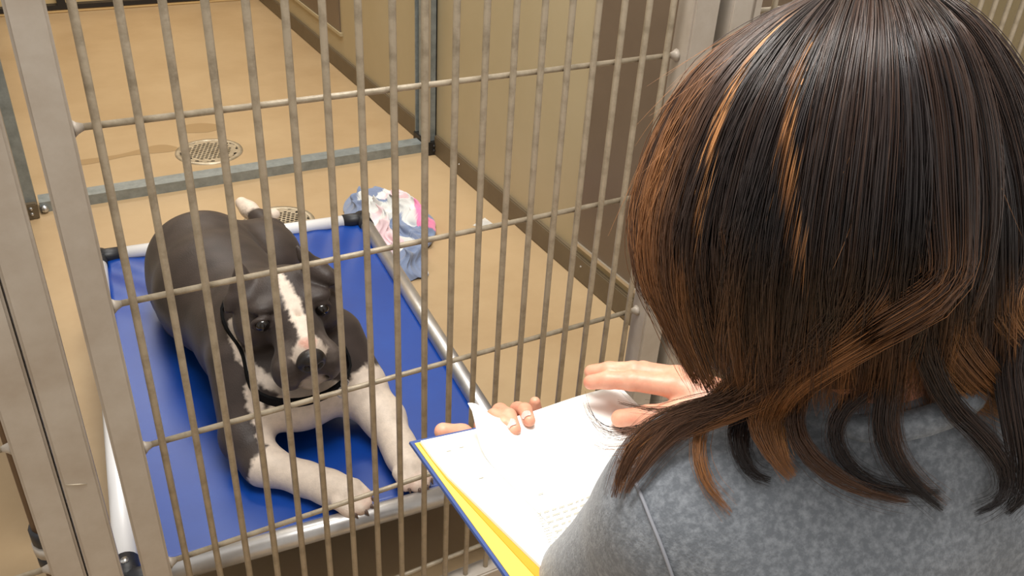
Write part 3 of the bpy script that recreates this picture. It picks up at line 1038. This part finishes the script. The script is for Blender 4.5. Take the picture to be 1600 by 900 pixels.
for hip, knee, ank, toe in (((0.395, -0.735, 0.42), (0.425, -0.560, 0.068), (0.330, -0.930, 0.062), (0.315, -1.000, 0.040)),
                            ((0.555, -0.778, 0.42), (0.615, -0.612, 0.068), (0.520, -0.980, 0.062), (0.505, -1.050, 0.040))):
    body += [cap(hip, knee, 0.075, 0.050, 0.04), cap(knee, ank, 0.048, 0.032, 0.03), cap(ank, toe, 0.030, 0.024, 0.02)]
    legs += [cap(hip, knee, 0.085, 0.060, 0.04), cap(knee, ank, 0.060, 0.046, 0.03)]
legs += [cap((0.42, -0.745, 0.45), (0.535, -0.775, 0.45), 0.125, 0.125, 0.05)]
Vb, Qb = sdf_mesh('person', body, 0.005, 2)

lh = []
LW = np.array(Lwr)
palmL = [(0.3582, -0.2548, 0.5888), (0.3825, -0.2509, 0.5860), (0.4051, -0.2511, 0.5855), (0.4256, -0.2529, 0.5811)]
for pm in palmL:
    lh += [cap(LW + (np.array(pm) - LW) * 0.12, pm, 0.020, 0.0125, 0.016)]
lh += chain([palmL[0], (0.3653, -0.2416, 0.6227), (0.3695, -0.2598, 0.6486), (0.3688, -0.2845, 0.6575)], [0.0120, 0.0096, 0.0086, 0.0072], 0.003)
lh += chain([palmL[1], (0.3870, -0.2425, 0.6358), (0.3812, -0.2726, 0.6540), (0.3743, -0.2979, 0.6567)], [0.0120, 0.0097, 0.0088, 0.0075], 0.003)
lh += chain([palmL[2], (0.4110, -0.2430, 0.6305), (0.4042, -0.2690, 0.6515), (0.3960, -0.2926, 0.6575)], [0.0115, 0.0093, 0.0084, 0.0072], 0.003)
lh += chain([palmL[3], (0.4346, -0.2403, 0.6062), (0.4371, -0.2387, 0.6201), (0.4373, -0.2387, 0.6298)], [0.0110, 0.0088, 0.0078, 0.0066], 0.005)
lh += chain([LW + (np.array(palmL[0]) - LW) * 0.35, (0.3503, -0.2683, 0.6110), (0.3286, -0.2615, 0.6368), (0.3061, -0.2587, 0.6486)], [0.018, 0.0135, 0.0112, 0.0098], 0.008)
lh += [cap(np.array(Lel) + (LW - np.array(Lel)) * 0.75, LW, 0.026, 0.023, 0.01)]
Vl, Ql = sdf_mesh('hand', lh, 0.0016, 2)

rhd = []
RW = np.array(Rwr)
palmR = [(0.5516, -0.3406, 0.6885), (0.5674, -0.3300, 0.6878), (0.5827, -0.3248, 0.6792), (0.6001, -0.3226, 0.6682)]
for pm in palmR:
    rhd += [cap(RW + (np.array(pm) - RW) * 0.15, pm, 0.021, 0.0130, 0.018)]
rhd += chain([palmR[0], (0.5163, -0.3129, 0.6879), (0.4954, -0.2963, 0.6841), (0.4808, -0.2850, 0.6781)], [0.0130, 0.0112, 0.0100, 0.0088], 0.004)
rhd += chain([palmR[1], (0.5294, -0.2994, 0.6891), (0.5091, -0.2804, 0.6834), (0.4939, -0.2669, 0.6761)], [0.0130, 0.0108, 0.0096, 0.0086], 0.004)
rhd += chain([palmR[2], (0.5475, -0.2953, 0.6814), (0.5282, -0.2763, 0.6726), (0.5149, -0.2661, 0.6661)], [0.0125, 0.0102, 0.0092, 0.0082], 0.004)
rhd += chain([palmR[3], (0.5741, -0.2949, 0.6660), (0.5583, -0.2830, 0.6599), (0.5504, -0.2754, 0.6542)], [0.0115, 0.0092, 0.0082, 0.0072], 0.004)
rhd += chain([RW + (np.array(palmR[0]) - RW) * 0.3, (0.5476, -0.3686, 0.6709), (0.5197, -0.3464, 0.6594), (0.4973, -0.3264, 0.6494)], [0.0220, 0.0155, 0.0124, 0.0106], 0.006)
rhd += [cap((0.5668, -0.3732, 0.6749), (0.5692, -0.3543, 0.6841), 0.016, 0.014, 0.010)]
rhd += [cap(np.array(Rel) + (RW - np.array(Rel)) * 0.75, RW, 0.027, 0.024, 0.01)]
Vr, Qr = sdf_mesh('hand', rhd, 0.0016, 2)
Vall = np.vstack([Vb, Vl, Vr])
Qall = np.vstack([Qb, Ql + len(Vb), Qr + len(Vb) + len(Vl)])
per = link('person', np_mesh('person', Vall, Qall), 'skin')
tag(per, 'person in a grey sweatshirt with long dark hair reading, seen from behind', 'person')
sw = link('sweatshirt', np_mesh('sweatshirt', V, Q), 'sweatshirt_grey', per)
Vt, Qt = sdf_mesh('trousers', legs, 0.007, 2)
link('trousers', np_mesh('trousers', Vt, Qt), 'denim', per)
seam = [(0.3002, -0.5585, 0.8641), (0.2935, -0.5820, 0.8709), (0.2893, -0.6012, 0.8676), (0.2871, -0.6174, 0.8598), (0.2873, -0.6309, 0.8488), (0.2903, -0.6439, 0.8298), (0.2946, -0.6498, 0.8116)]
tube('sleeve_seam', catmull(seam, 30), 0.0013, 'seam_grey', sw, 6)
rp_ = []
cN = np.array((0.474, -0.621, 0.928))
axn = np.array((-0.25, 0.25, 0.93))
axn /= np.linalg.norm(axn)
ea = np.cross(axn, (0, 1, 0))
ea /= np.linalg.norm(ea)
eb = np.cross(axn, ea)
for k in range(33):
    q = 2 * PI * k / 32
    rp_.append(cN + ea * 0.066 * math.cos(q) + eb * 0.066 * math.sin(q))
tube('collar_rib', rp_, 0.010, 'sweatshirt_grey', sw, 10)
for s in (-1, 1):
    bm = bmesh.new()
    bmesh.ops.create_uvsphere(bm, u_segments=16, v_segments=10, radius=0.0115)
    e_ = link('eye', bm_mesh(bm, 'eye'), 'eye_white', per, True)
    e_.location = Vector(hd(s * 0.032, 0.084, -0.002))


def nail(c, along_, up, l, w):
    c, a_, u_ = Vector(c), Vector(along_).normalized(), Vector(up).normalized()
    s_ = a_.cross(u_).normalized()
    u_ = s_.cross(a_)
    bm = bmesh.new()
    g_ = []
    for i in range(7):
        row = []
        for j in range(7):
            x, y = -1 + i / 3.0, -1 + j / 3.0
            ww = w * (1 - 0.25 * abs(x) ** 3)
            row.append(bm.verts.new(c + a_ * x * l / 2 + s_ * y * ww / 2 - u_ * (y * y * w * 0.16)))
        g_.append(row)
    for i in range(6):
        for j in range(6):
            bm.faces.new((g_[i][j], g_[i + 1][j], g_[i + 1][j + 1], g_[i][j + 1]))
    bmesh.ops.solidify(bm, geom=bm.faces[:], thickness=0.0005)
    link('nail', bm_mesh(bm, 'nail'), 'nail', per, True)


VIEW = Vector((-0.4386, -0.7304, 0.5236))
for a_, b_, r_ in (((0.3812, -0.2726, 0.6540), (0.3743, -0.2979, 0.6567), 0.0079), ((0.4042, -0.2690, 0.6515), (0.3960, -0.2926, 0.6575), 0.0075)):
    a_, b_ = Vector(a_), Vector(b_)
    ax_ = (b_ - a_).normalized()
    up_ = (VIEW - ax_ * VIEW.dot(ax_)).normalized()
    nail(a_.lerp(b_, 0.85) + up_ * (r_ + 0.0004), ax_, up_, 0.0125, 0.0115)

# ------------------------------------------------------------------ long dark hair with brown ends
sheets = [
    [(0.4458, -0.5187, 1.1726), (0.4024, -0.5069, 1.1508), (0.3658, -0.5003, 1.1217), (0.3372, -0.5040, 1.0831), (0.3167, -0.5174, 1.0376), (0.3118, -0.5379, 1.0011), (0.3234, -0.5594, 0.9693), (0.3386, -0.5829, 0.9303)],
    [(0.4412, -0.5275, 1.1756), (0.3892, -0.5313, 1.1553), (0.3494, -0.5354, 1.1259), (0.3249, -0.5420, 1.0866), (0.3103, -0.5515, 1.0458), (0.3106, -0.5638, 1.0061), (0.3217, -0.5786, 0.9717), (0.3410, -0.5938, 0.9286)],
    [(0.4364, -0.5362, 1.1786), (0.3777, -0.5556, 1.1596), (0.3382, -0.5671, 1.1297), (0.3167, -0.5749, 1.0910), (0.3075, -0.5821, 1.0505), (0.3118, -0.5886, 1.0106), (0.3232, -0.5964, 0.9748), (0.3435, -0.6057, 0.9311)],
    [(0.4321, -0.5454, 1.1812), (0.3712, -0.5760, 1.1638), (0.3330, -0.5949, 1.1341), (0.3151, -0.6057, 1.0945), (0.3106, -0.6114, 1.0542), (0.3157, -0.6145, 1.0158), (0.3286, -0.6144, 0.9792), (0.3447, -0.6151, 0.9440)],
    [(0.4323, -0.5512, 1.1828), (0.3695, -0.5934, 1.1668), (0.3363, -0.6163, 1.1358), (0.3219, -0.6292, 1.0961), (0.3191, -0.6352, 1.0567), (0.3279, -0.6353, 1.0162), (0.3425, -0.6314, 0.9766), (0.3592, -0.6280, 0.9380)],
    [(0.4323, -0.5571, 1.1841), (0.3757, -0.6048, 1.1694), (0.3459, -0.6323, 1.1367), (0.3344, -0.6475, 1.0964), (0.3373, -0.6525, 1.0536), (0.3524, -0.6487, 1.0086), (0.3677, -0.6444, 0.9701), (0.3834, -0.6396, 0.9327)],
    [(0.4363, -0.5593, 1.1844), (0.3844, -0.6131, 1.1709), (0.3631, -0.6419, 1.1378), (0.3536, -0.6591, 1.0962), (0.3600, -0.6632, 1.0519), (0.3776, -0.6591, 1.0056), (0.3937, -0.6555, 0.9668), (0.4108, -0.6503, 0.9310)],
    [(0.4446, -0.5583, 1.1833), (0.3989, -0.6154, 1.1702), (0.3854, -0.6455, 1.1360), (0.3804, -0.6638, 1.0931), (0.3872, -0.6685, 1.0482), (0.4013, -0.6676, 1.0040), (0.4185, -0.6647, 0.9652), (0.4328, -0.6625, 0.9324)],
    [(0.4533, -0.5574, 1.1822), (0.4182, -0.6137, 1.1698), (0.4132, -0.6448, 1.1356), (0.4156, -0.6638, 1.0882), (0.4212, -0.6717, 1.0436), (0.4359, -0.6728, 0.9971), (0.4476, -0.6736, 0.9618), (0.4603, -0.6747, 0.9290)],
    [(0.4617, -0.5566, 1.1808), (0.4417, -0.6084, 1.1682), (0.4482, -0.6380, 1.1323), (0.4565, -0.6605, 1.0850), (0.4642, -0.6729, 1.0359), (0.4739, -0.6798, 0.9905), (0.4807, -0.6851, 0.9564), (0.4900, -0.6881, 0.9256)],
    [(0.4743, -0.5523, 1.1783), (0.4678, -0.5999, 1.1637), (0.4887, -0.6275, 1.1274), (0.5030, -0.6550, 1.0781), (0.5092, -0.6742, 1.0279), (0.5128, -0.6886, 0.9821), (0.5172, -0.6967, 0.9498), (0.5262, -0.7020, 0.9175)],
    [(0.4867, -0.5478, 1.1758), (0.5016, -0.5854, 1.1550), (0.5333, -0.6137, 1.1172), (0.5545, -0.6472, 1.0653), (0.5613, -0.6736, 1.0150), (0.5602, -0.6948, 0.9693), (0.5621, -0.7071, 0.9366), (0.5632, -0.7191, 0.9055)],
]
NS = 26
SG = np.array([catmull(s_, NS) for s_ in sheets])
# solid mass under the strands
mass = [ell(hd(0, -0.006, 0.010), (0.078, 0.088, 0.086), 0.03, HR)]
HC = np.array((0.45, -0.56, 1.05))
for a in range(len(SG) - 1):
    for w in (0.0, 0.5):
        G = SG[a] * (1 - w) + SG[a + 1] * w
        ax_ = np.array((0.47, -0.555, 0.0)) + np.array((0, 0, 1.0)) * np.minimum(G[:, 2:3], 1.09)
        din = ax_ - G
        din /= np.linalg.norm(din, axis=1)[:, None]
        P = (G + 0.027 * din)[::2]
        mass += chain(P, [0.017] * (len(P) - 2) + [0.012, 0.005], 0.010)
Vm, Qm = sdf_mesh('hair', mass, 0.006, 3)
hair = link('hair', np_mesh('hair', Vm, Qm), 'hair_under', per)

rs = np.random.RandomState(11)
dark = np.array(lin((38, 31, 31))[:3])
dbrn = np.array(lin((104, 72, 52))[:3])
brn = np.array(lin((168, 114, 70))[:3])
car = np.array(lin((222, 158, 100))[:3])
STR, COLS, RAD = [], [], []


def sstep(x, a, b):
    q = np.clip((x - a) / (b - a), 0, 1)
    return q * q * (3 - 2 * q)


tt = np.linspace(0, 1, NS)
NCL = 130
streaks = [(1.35, 2.3, 0.06, 0.66, 0.13, car), (3.1, 4.75, 0.08, 0.70, 0.12, brn), (3.35, 4.6, 0.10, 0.62, 0.06, car), (0.4, 0.8, 0.30, 1.2, 0.22, brn), (9.6, 9.8, 0.50, 1.3, 0.16, brn),
           (8.3, 8.6, 0.60, 1.3, 0.14, car), (1.7, 1.5, 0.55, 1.3, 0.25, brn), (5.9, 5.6, 0.62, 1.3, 0.2, brn), (10.4, 10.6, 0.05, 0.5, 0.10, np.array(lin((120, 96, 92))[:3])), (8.9, 9.4, 0.12, 0.5, 0.14, np.array(lin((104, 90, 88))[:3]))]  # the greyish streaks paint sheen on the right of the head
cl_c = np.sort(rs.uniform(0, 11, NCL))
cl_tone = rs.rand(NCL)
cl_shine = rs.rand(NCL) ** 2
shine = np.array(lin((84, 68, 62))[:3])  # grey-brown tone that paints shine into the dark clumps
cl_off = rs.normal(0, 1, (NCL, 3))
for i in range(7800):
    k = rs.randint(NCL)
    p = cl_c[k] + rs.normal(0, 0.16) * (1.0 - 0.35 * tt) + 0.32 * cl_off[k, 0] * tt ** 2 + 0.10 * np.sin(tt * 5 + 6 * cl_tone[k]) * tt
    p = np.clip(p, 0, 10.999)
    a = p.astype(int)
    w = (p - a)[:, None]
    G = SG[a, np.arange(NS)] * (1 - w) + SG[a + 1, np.arange(NS)] * w
    lift = rs.normal(0.0, 0.0035) + 0.0055 * cl_off[k, 1]
    nrm_ = np.array((-0.4386, -0.7304, 0.30))
    G = G + nrm_ * (lift * np.sin(np.pi * np.clip(tt * 0.9 + 0.1, 0, 1)))[:, None]
    ph = rs.rand(3) * 6.28
    am = 0.0014 + 0.0060 * (rs.rand() ** 6)
    G = G + am * np.stack([np.sin(tt * 9 + ph[0]), np.sin(tt * 8 + ph[1]), np.sin(tt * 7 + ph[2])], 1) * (tt[:, None] ** 0.7)
    L_ = 1.0 - (0.16 if cl_c[k] < 3 else 0.40) * rs.rand()
    u = tt * L_ * (NS - 1)
    j = np.minimum(u.astype(int), NS - 2)
    f_ = (u - j)[:, None]
    STR.append(G[j] * (1 - f_) + G[j + 1] * f_)
    left = np.clip(1 - cl_c[k] / 3.2, 0, 1)
    b = sstep(tt * L_, 0.45 - 0.38 * left, 1.05 - 0.30 * left)[:, None] * (0.45 + 0.55 * cl_tone[k])
    g_ = 0.55 * cl_shine[k] * rs.rand()
    base = (dark * (1 - g_) + shine * g_) * (1 - 0.5 * left * cl_tone[k]) + dbrn * 0.5 * left * cl_tone[k]
    tip = dbrn * (1 - cl_tone[k]) + brn * cl_tone[k]
    cc = base * (1 - b) + tip * b
    thr = rs.rand()
    for p0_, p1_, t0_, t1_, wd, sc in streaks:
        x_ = (tt * L_ - t0_) / (t1_ - t0_)
        e_ = np.minimum(sstep(x_, 0, 0.2), 1 - sstep(x_, 0.7, 1.0))
        mm = np.exp(-((p - (p0_ + (p1_ - p0_) * sstep(x_, 0, 1))) / wd) ** 2) * e_
        mm = sstep(mm, thr * 0.8, thr * 0.8 + 0.3)[:, None] * 0.85
        cc = cc * (1 - mm) + sc * (0.6 + 0.5 * thr) * mm
    COLS.append(cc)
    RAD.append(0.00030 + 0.00008 * rs.rand())

# (points, strands, spread, tip colour, tone where the tip colour starts)
locks = [
    ([(0.3797, -0.6695, 1.0845), (0.3813, -0.6691, 1.0520), (0.3808, -0.6578, 1.0197), (0.3740, -0.6419, 0.9884), (0.3639, -0.6294, 0.9592), (0.3667, -0.6217, 0.9223), (0.3600, -0.6424, 0.9110), (0.3656, -0.6560, 0.9007)], 430, 0.0150, brn, 0.15),
    ([(0.3875, -0.6728, 1.0806), (0.3877, -0.6699, 1.0467), (0.3867, -0.6578, 1.0112), (0.3801, -0.6435, 0.9817), (0.3693, -0.6323, 0.9559), (0.3732, -0.6250, 0.9226), (0.3656, -0.6416, 0.9137), (0.3659, -0.6494, 0.9062)], 200, 0.008, car, 0.35),
    ([(0.3518, -0.6559, 1.0266), (0.3561, -0.6343, 0.9840), (0.3500, -0.6219, 0.9523), (0.3573, -0.6105, 0.9172), (0.3452, -0.6242, 0.9075), (0.3439, -0.6402, 0.9001), (0.3533, -0.6491, 0.8965)], 260, 0.0075, dark, 0.9),
    ([(0.3441, -0.6183, 0.9867), (0.3389, -0.6054, 0.9469), (0.3380, -0.5957, 0.9100), (0.3218, -0.6122, 0.9012), (0.3177, -0.6288, 0.8915), (0.3210, -0.6394, 0.8853), (0.3248, -0.6489, 0.8798)], 90, 0.0040, brn, 0.3),
    ([(0.3717, -0.6431, 0.9753), (0.3805, -0.6310, 0.9327), (0.3744, -0.6484, 0.9185), (0.3819, -0.6710, 0.9085), (0.3983, -0.6898, 0.9026), (0.4188, -0.7039, 0.8991)], 190, 0.0065, dbrn, 0.2),
    ([(0.4068, -0.6767, 1.0151), (0.4166, -0.6612, 0.9684), (0.4027, -0.6526, 0.9462), (0.3946, -0.6547, 0.9267), (0.3938, -0.6721, 0.9123), (0.4074, -0.6938, 0.9050), (0.4394, -0.7104, 0.9032)], 150, 0.0055, dark, 0.9),
    ([(0.3978, -0.6720, 1.0236), (0.4199, -0.6629, 0.9784), (0.4162, -0.6684, 0.9533), (0.4153, -0.6758, 0.9329), (0.4176, -0.6912, 0.9166), (0.4272, -0.7059, 0.9044), (0.4412, -0.7153, 0.8915)], 240, 0.0070, dark, 0.9),
    ([(0.3971, -0.6713, 1.0145), (0.4192, -0.6688, 0.9577), (0.4181, -0.6808, 0.9305), (0.4237, -0.6971, 0.9137), (0.4434, -0.7150, 0.8954)], 120, 0.0050, dbrn, 0.5),
    ([(0.4218, -0.6732, 1.0039), (0.4479, -0.6878, 0.9591), (0.4664, -0.7074, 0.9387), (0.4820, -0.7219, 0.9163), (0.4783, -0.7292, 0.8974), (0.4603, -0.7250, 0.8884)], 190, 0.0065, dark, 0.9),
    ([(0.4200, -0.6718, 1.0482), (0.4446, -0.6765, 1.0088), (0.4749, -0.6854, 0.9739), (0.5051, -0.6970, 0.9488), (0.5367, -0.7070, 0.9288)], 320, 0.012, brn, 0.25),
    ([(0.4037, -0.6717, 1.0480), (0.4268, -0.6713, 1.0106), (0.4603, -0.6785, 0.9713), (0.4946, -0.6931, 0.9415), (0.5278, -0.7059, 0.9228)], 220, 0.009, car, 0.45),
    ([(0.4613, -0.6702, 1.0506), (0.4833, -0.6814, 1.0152), (0.5157, -0.6902, 0.9823), (0.5487, -0.7027, 0.9543)], 240, 0.012, car, 0.35),
    ([(0.5021, -0.6855, 0.9833), (0.4920, -0.7100, 0.9524), (0.4943, -0.7252, 0.9234), (0.4917, -0.7333, 0.9008), (0.4827, -0.7327, 0.8853)], 380, 0.0130, dark, 0.95),
    ([(0.3620, -0.6621, 1.0361), (0.3663, -0.6400, 0.9846), (0.3551, -0.6190, 0.9433), (0.3322, -0.5983, 0.9186), (0.3105, -0.5848, 0.9033), (0.2917, -0.5810, 0.8874), (0.2788, -0.5890, 0.8642)], 300, 0.0100, brn, 0.30),
    ([(0.3555, -0.6532, 1.0239), (0.3549, -0.6325, 0.9759), (0.3418, -0.6109, 0.9377), (0.3205, -0.5895, 0.9173), (0.3016, -0.5796, 0.8996), (0.2860, -0.5826, 0.8822), (0.2766, -0.5891, 0.8605)], 260, 0.0085, dbrn, 0.20),
    ([(0.3519, -0.6415, 1.0087), (0.3498, -0.6196, 0.9610), (0.3347, -0.6029, 0.9278), (0.3125, -0.5922, 0.9055), (0.2901, -0.5948, 0.8851), (0.2810, -0.5949, 0.8685)], 220, 0.0085, dbrn, 0.35),
    ([(0.3508, -0.6360, 0.9962), (0.3446, -0.6158, 0.9524), (0.3308, -0.5947, 0.9263), (0.3147, -0.5704, 0.9105), (0.3040, -0.5452, 0.9023)], 60, 0.0028, dbrn, 0.1),
    ([(0.3459, -0.6286, 0.9833), (0.3379, -0.6035, 0.9352), (0.3170, -0.5818, 0.9098), (0.2976, -0.5606, 0.8908), (0.2882, -0.5411, 0.8891), (0.2895, -0.5237, 0.9010)], 14, 0.0030, dark, 0.5),
    ([(0.3451, -0.6305, 0.9800), (0.3365, -0.6065, 0.9299), (0.3120, -0.5825, 0.9048), (0.2928, -0.5606, 0.8867), (0.2880, -0.5437, 0.8853), (0.2861, -0.5322, 0.8920)], 26, 0.0050, dbrn, 0.2),
    ([(0.3467, -0.6269, 0.9672), (0.3345, -0.6048, 0.9211), (0.3073, -0.5838, 0.8951), (0.2867, -0.5594, 0.8775), (0.2826, -0.5448, 0.8792)], 22, 0.0040, brn, 0.2),
]
anchor = [7.5, 7.9, 5.2, 3.0, 5.7, 7.4, 7.3, 7.0, 7.9, 8.6, 8.1, 9.7, 10.3, 6.2, 5.6, 4.9, 4.4, 4.0, 3.6, 3.3]
for li_, (pts, n_, spread, tipc, st) in enumerate(locks):
    pc = anchor[li_]
    hp = np.arange(0, 15, 2)
    i0 = int(pc)
    hd_ = SG[i0][hp] * (1 - pc + i0) + SG[i0 + 1][hp] * (pc - i0)
    low = [q for q in pts if q[2] < hd_[-1][2] - 0.012]
    nf = len(hd_) / (len(hd_) + len(low) - 1.0)
    G0 = catmull(list(hd_) + list(low), NS)
    st = nf + (1 - nf) * (st - 0.25)
    if li_ < 2:
        G0 = G0 + np.array((-0.4386, -0.7304, 0.40)) * (0.016 * np.exp(-((tt - 0.55) / 0.16) ** 2))[:, None]
    T_ = np.gradient(G0, axis=0)
    T_ /= np.linalg.norm(T_, axis=1)[:, None]
    up_ = np.array((-0.4386, -0.7304, 0.5236))
    S_ = np.cross(T_, up_)
    S_ /= np.linalg.norm(S_, axis=1)[:, None] + 1e-9
    U_ = np.cross(S_, T_)
    for i in range(n_):
        a = rs.rand() * 6.283
        r = spread * math.sqrt(rs.rand())
        prof = (1 + 0.6 * (1 - sstep(tt, 0.35, nf + 0.1))) * (1 - 0.75 * sstep(tt, 0.80, 1.0)) * sstep(tt, -0.3, 0.3)
        wob = 0.0010 * np.sin(tt * (6 + 5 * rs.rand()) + rs.rand() * 6.28)
        fly = (rs.rand() ** 8) * 0.010 * tt ** 2 * rs.choice([-1, 1])
        G = G0 + up_ * (rs.uniform(-0.002, 0.006) * (1 - sstep(tt, 0.5, 0.8)))[:, None] + S_ * ((r * math.cos(a)) * prof + wob + fly)[:, None] + U_ * (0.55 * r * math.sin(a) * prof + wob)[:, None]
        L_ = 1.0 - 0.26 * rs.rand() ** 2
        u = tt * L_ * (NS - 1)
        j = np.minimum(u.astype(int), NS - 2)
        f_ = (u - j)[:, None]
        STR.append(G[j] * (1 - f_) + G[j + 1] * f_)
        v_ = 0.55 + 0.6 * rs.rand()
        b = sstep(tt, st - 0.10, min(1.0, st + 0.22))[:, None]
        tone = rs.rand()
        c1 = tipc * v_
        COLS.append((dark * (1 - 0.4 * tone) + dbrn * 0.4 * tone) * (1 - b) + c1 * b)
        RAD.append(0.00028 + 0.00008 * rs.rand())
# flyaway hairs along the silhouette
for i in range(90):
    k = rs.choice([0, 0, 1, 5, 6, 7, 8, 9, 10, 11])
    G = SG[k].copy()
    s0 = rs.randint(2, 12)
    G = catmull(G[s0:s0 + 7], NS)
    dr = rs.normal(0, 1, 3)
    dr[2] = abs(dr[2])
    if k < 2:
        dr = np.array((-0.87, 0.48, 0.2)) + 0.5 * dr
    STR.append(G + dr * (0.010 * rs.rand() + 0.003) * (tt[:, None] ** 2))
    COLS.append(np.tile(brn, (NS, 1)))
    RAD.append(0.00016)

STR, COLS, RAD = np.array(STR), np.array(COLS), np.array(RAD)
# keep the strands outside the sweatshirt
flat = STR.reshape(-1, 3)
for _ in range(3):
    d_ = field(shirt, flat)
    mk = d_ < 0.0025
    if not mk.any():
        break
    e = 0.002
    g_ = np.stack([field(shirt, flat[mk] + np.eye(3)[i] * e) - field(shirt, flat[mk] - np.eye(3)[i] * e) for i in range(3)], 1)
    g_ /= np.linalg.norm(g_, axis=1)[:, None] + 1e-9
    flat[mk] += g_ * (0.003 - d_[mk])[:, None]
STR = flat.reshape(STR.shape)
T_ = np.gradient(STR, axis=1)
T_ /= np.linalg.norm(T_, axis=2)[..., None] + 1e-9
A1 = np.cross(T_, np.array((0.3, -0.5, 0.81)))
A1 /= np.linalg.norm(A1, axis=2)[..., None] + 1e-9
A2 = np.cross(T_, A1)
prof = (1 - 0.75 * tt ** 3)[None, :, None]
rings = [STR + (A1 * math.cos(q) + A2 * math.sin(q)) * RAD[:, None, None] * prof for q in (0, 2 * PI / 3, 4 * PI / 3)]
VV = np.stack(rings, 2).reshape(-1, 3)
n_s = len(STR)
base = (np.arange(n_s)[:, None, None] * NS + np.arange(NS - 1)[None, :, None]) * 3
k = np.arange(3)[None, None, :]
QQ = np.stack([base + k, base + (k + 1) % 3, base + 3 + (k + 1) % 3, base + 3 + k], -1).reshape(-1, 4)
me = np_mesh('hair_strands', VV, QQ)
paint(me, np.repeat(COLS.reshape(-1, 3), 3, axis=0))
ho = link('hair_strands', me, 'hair_strand', hair)
ho['kind'] = 'stuff'
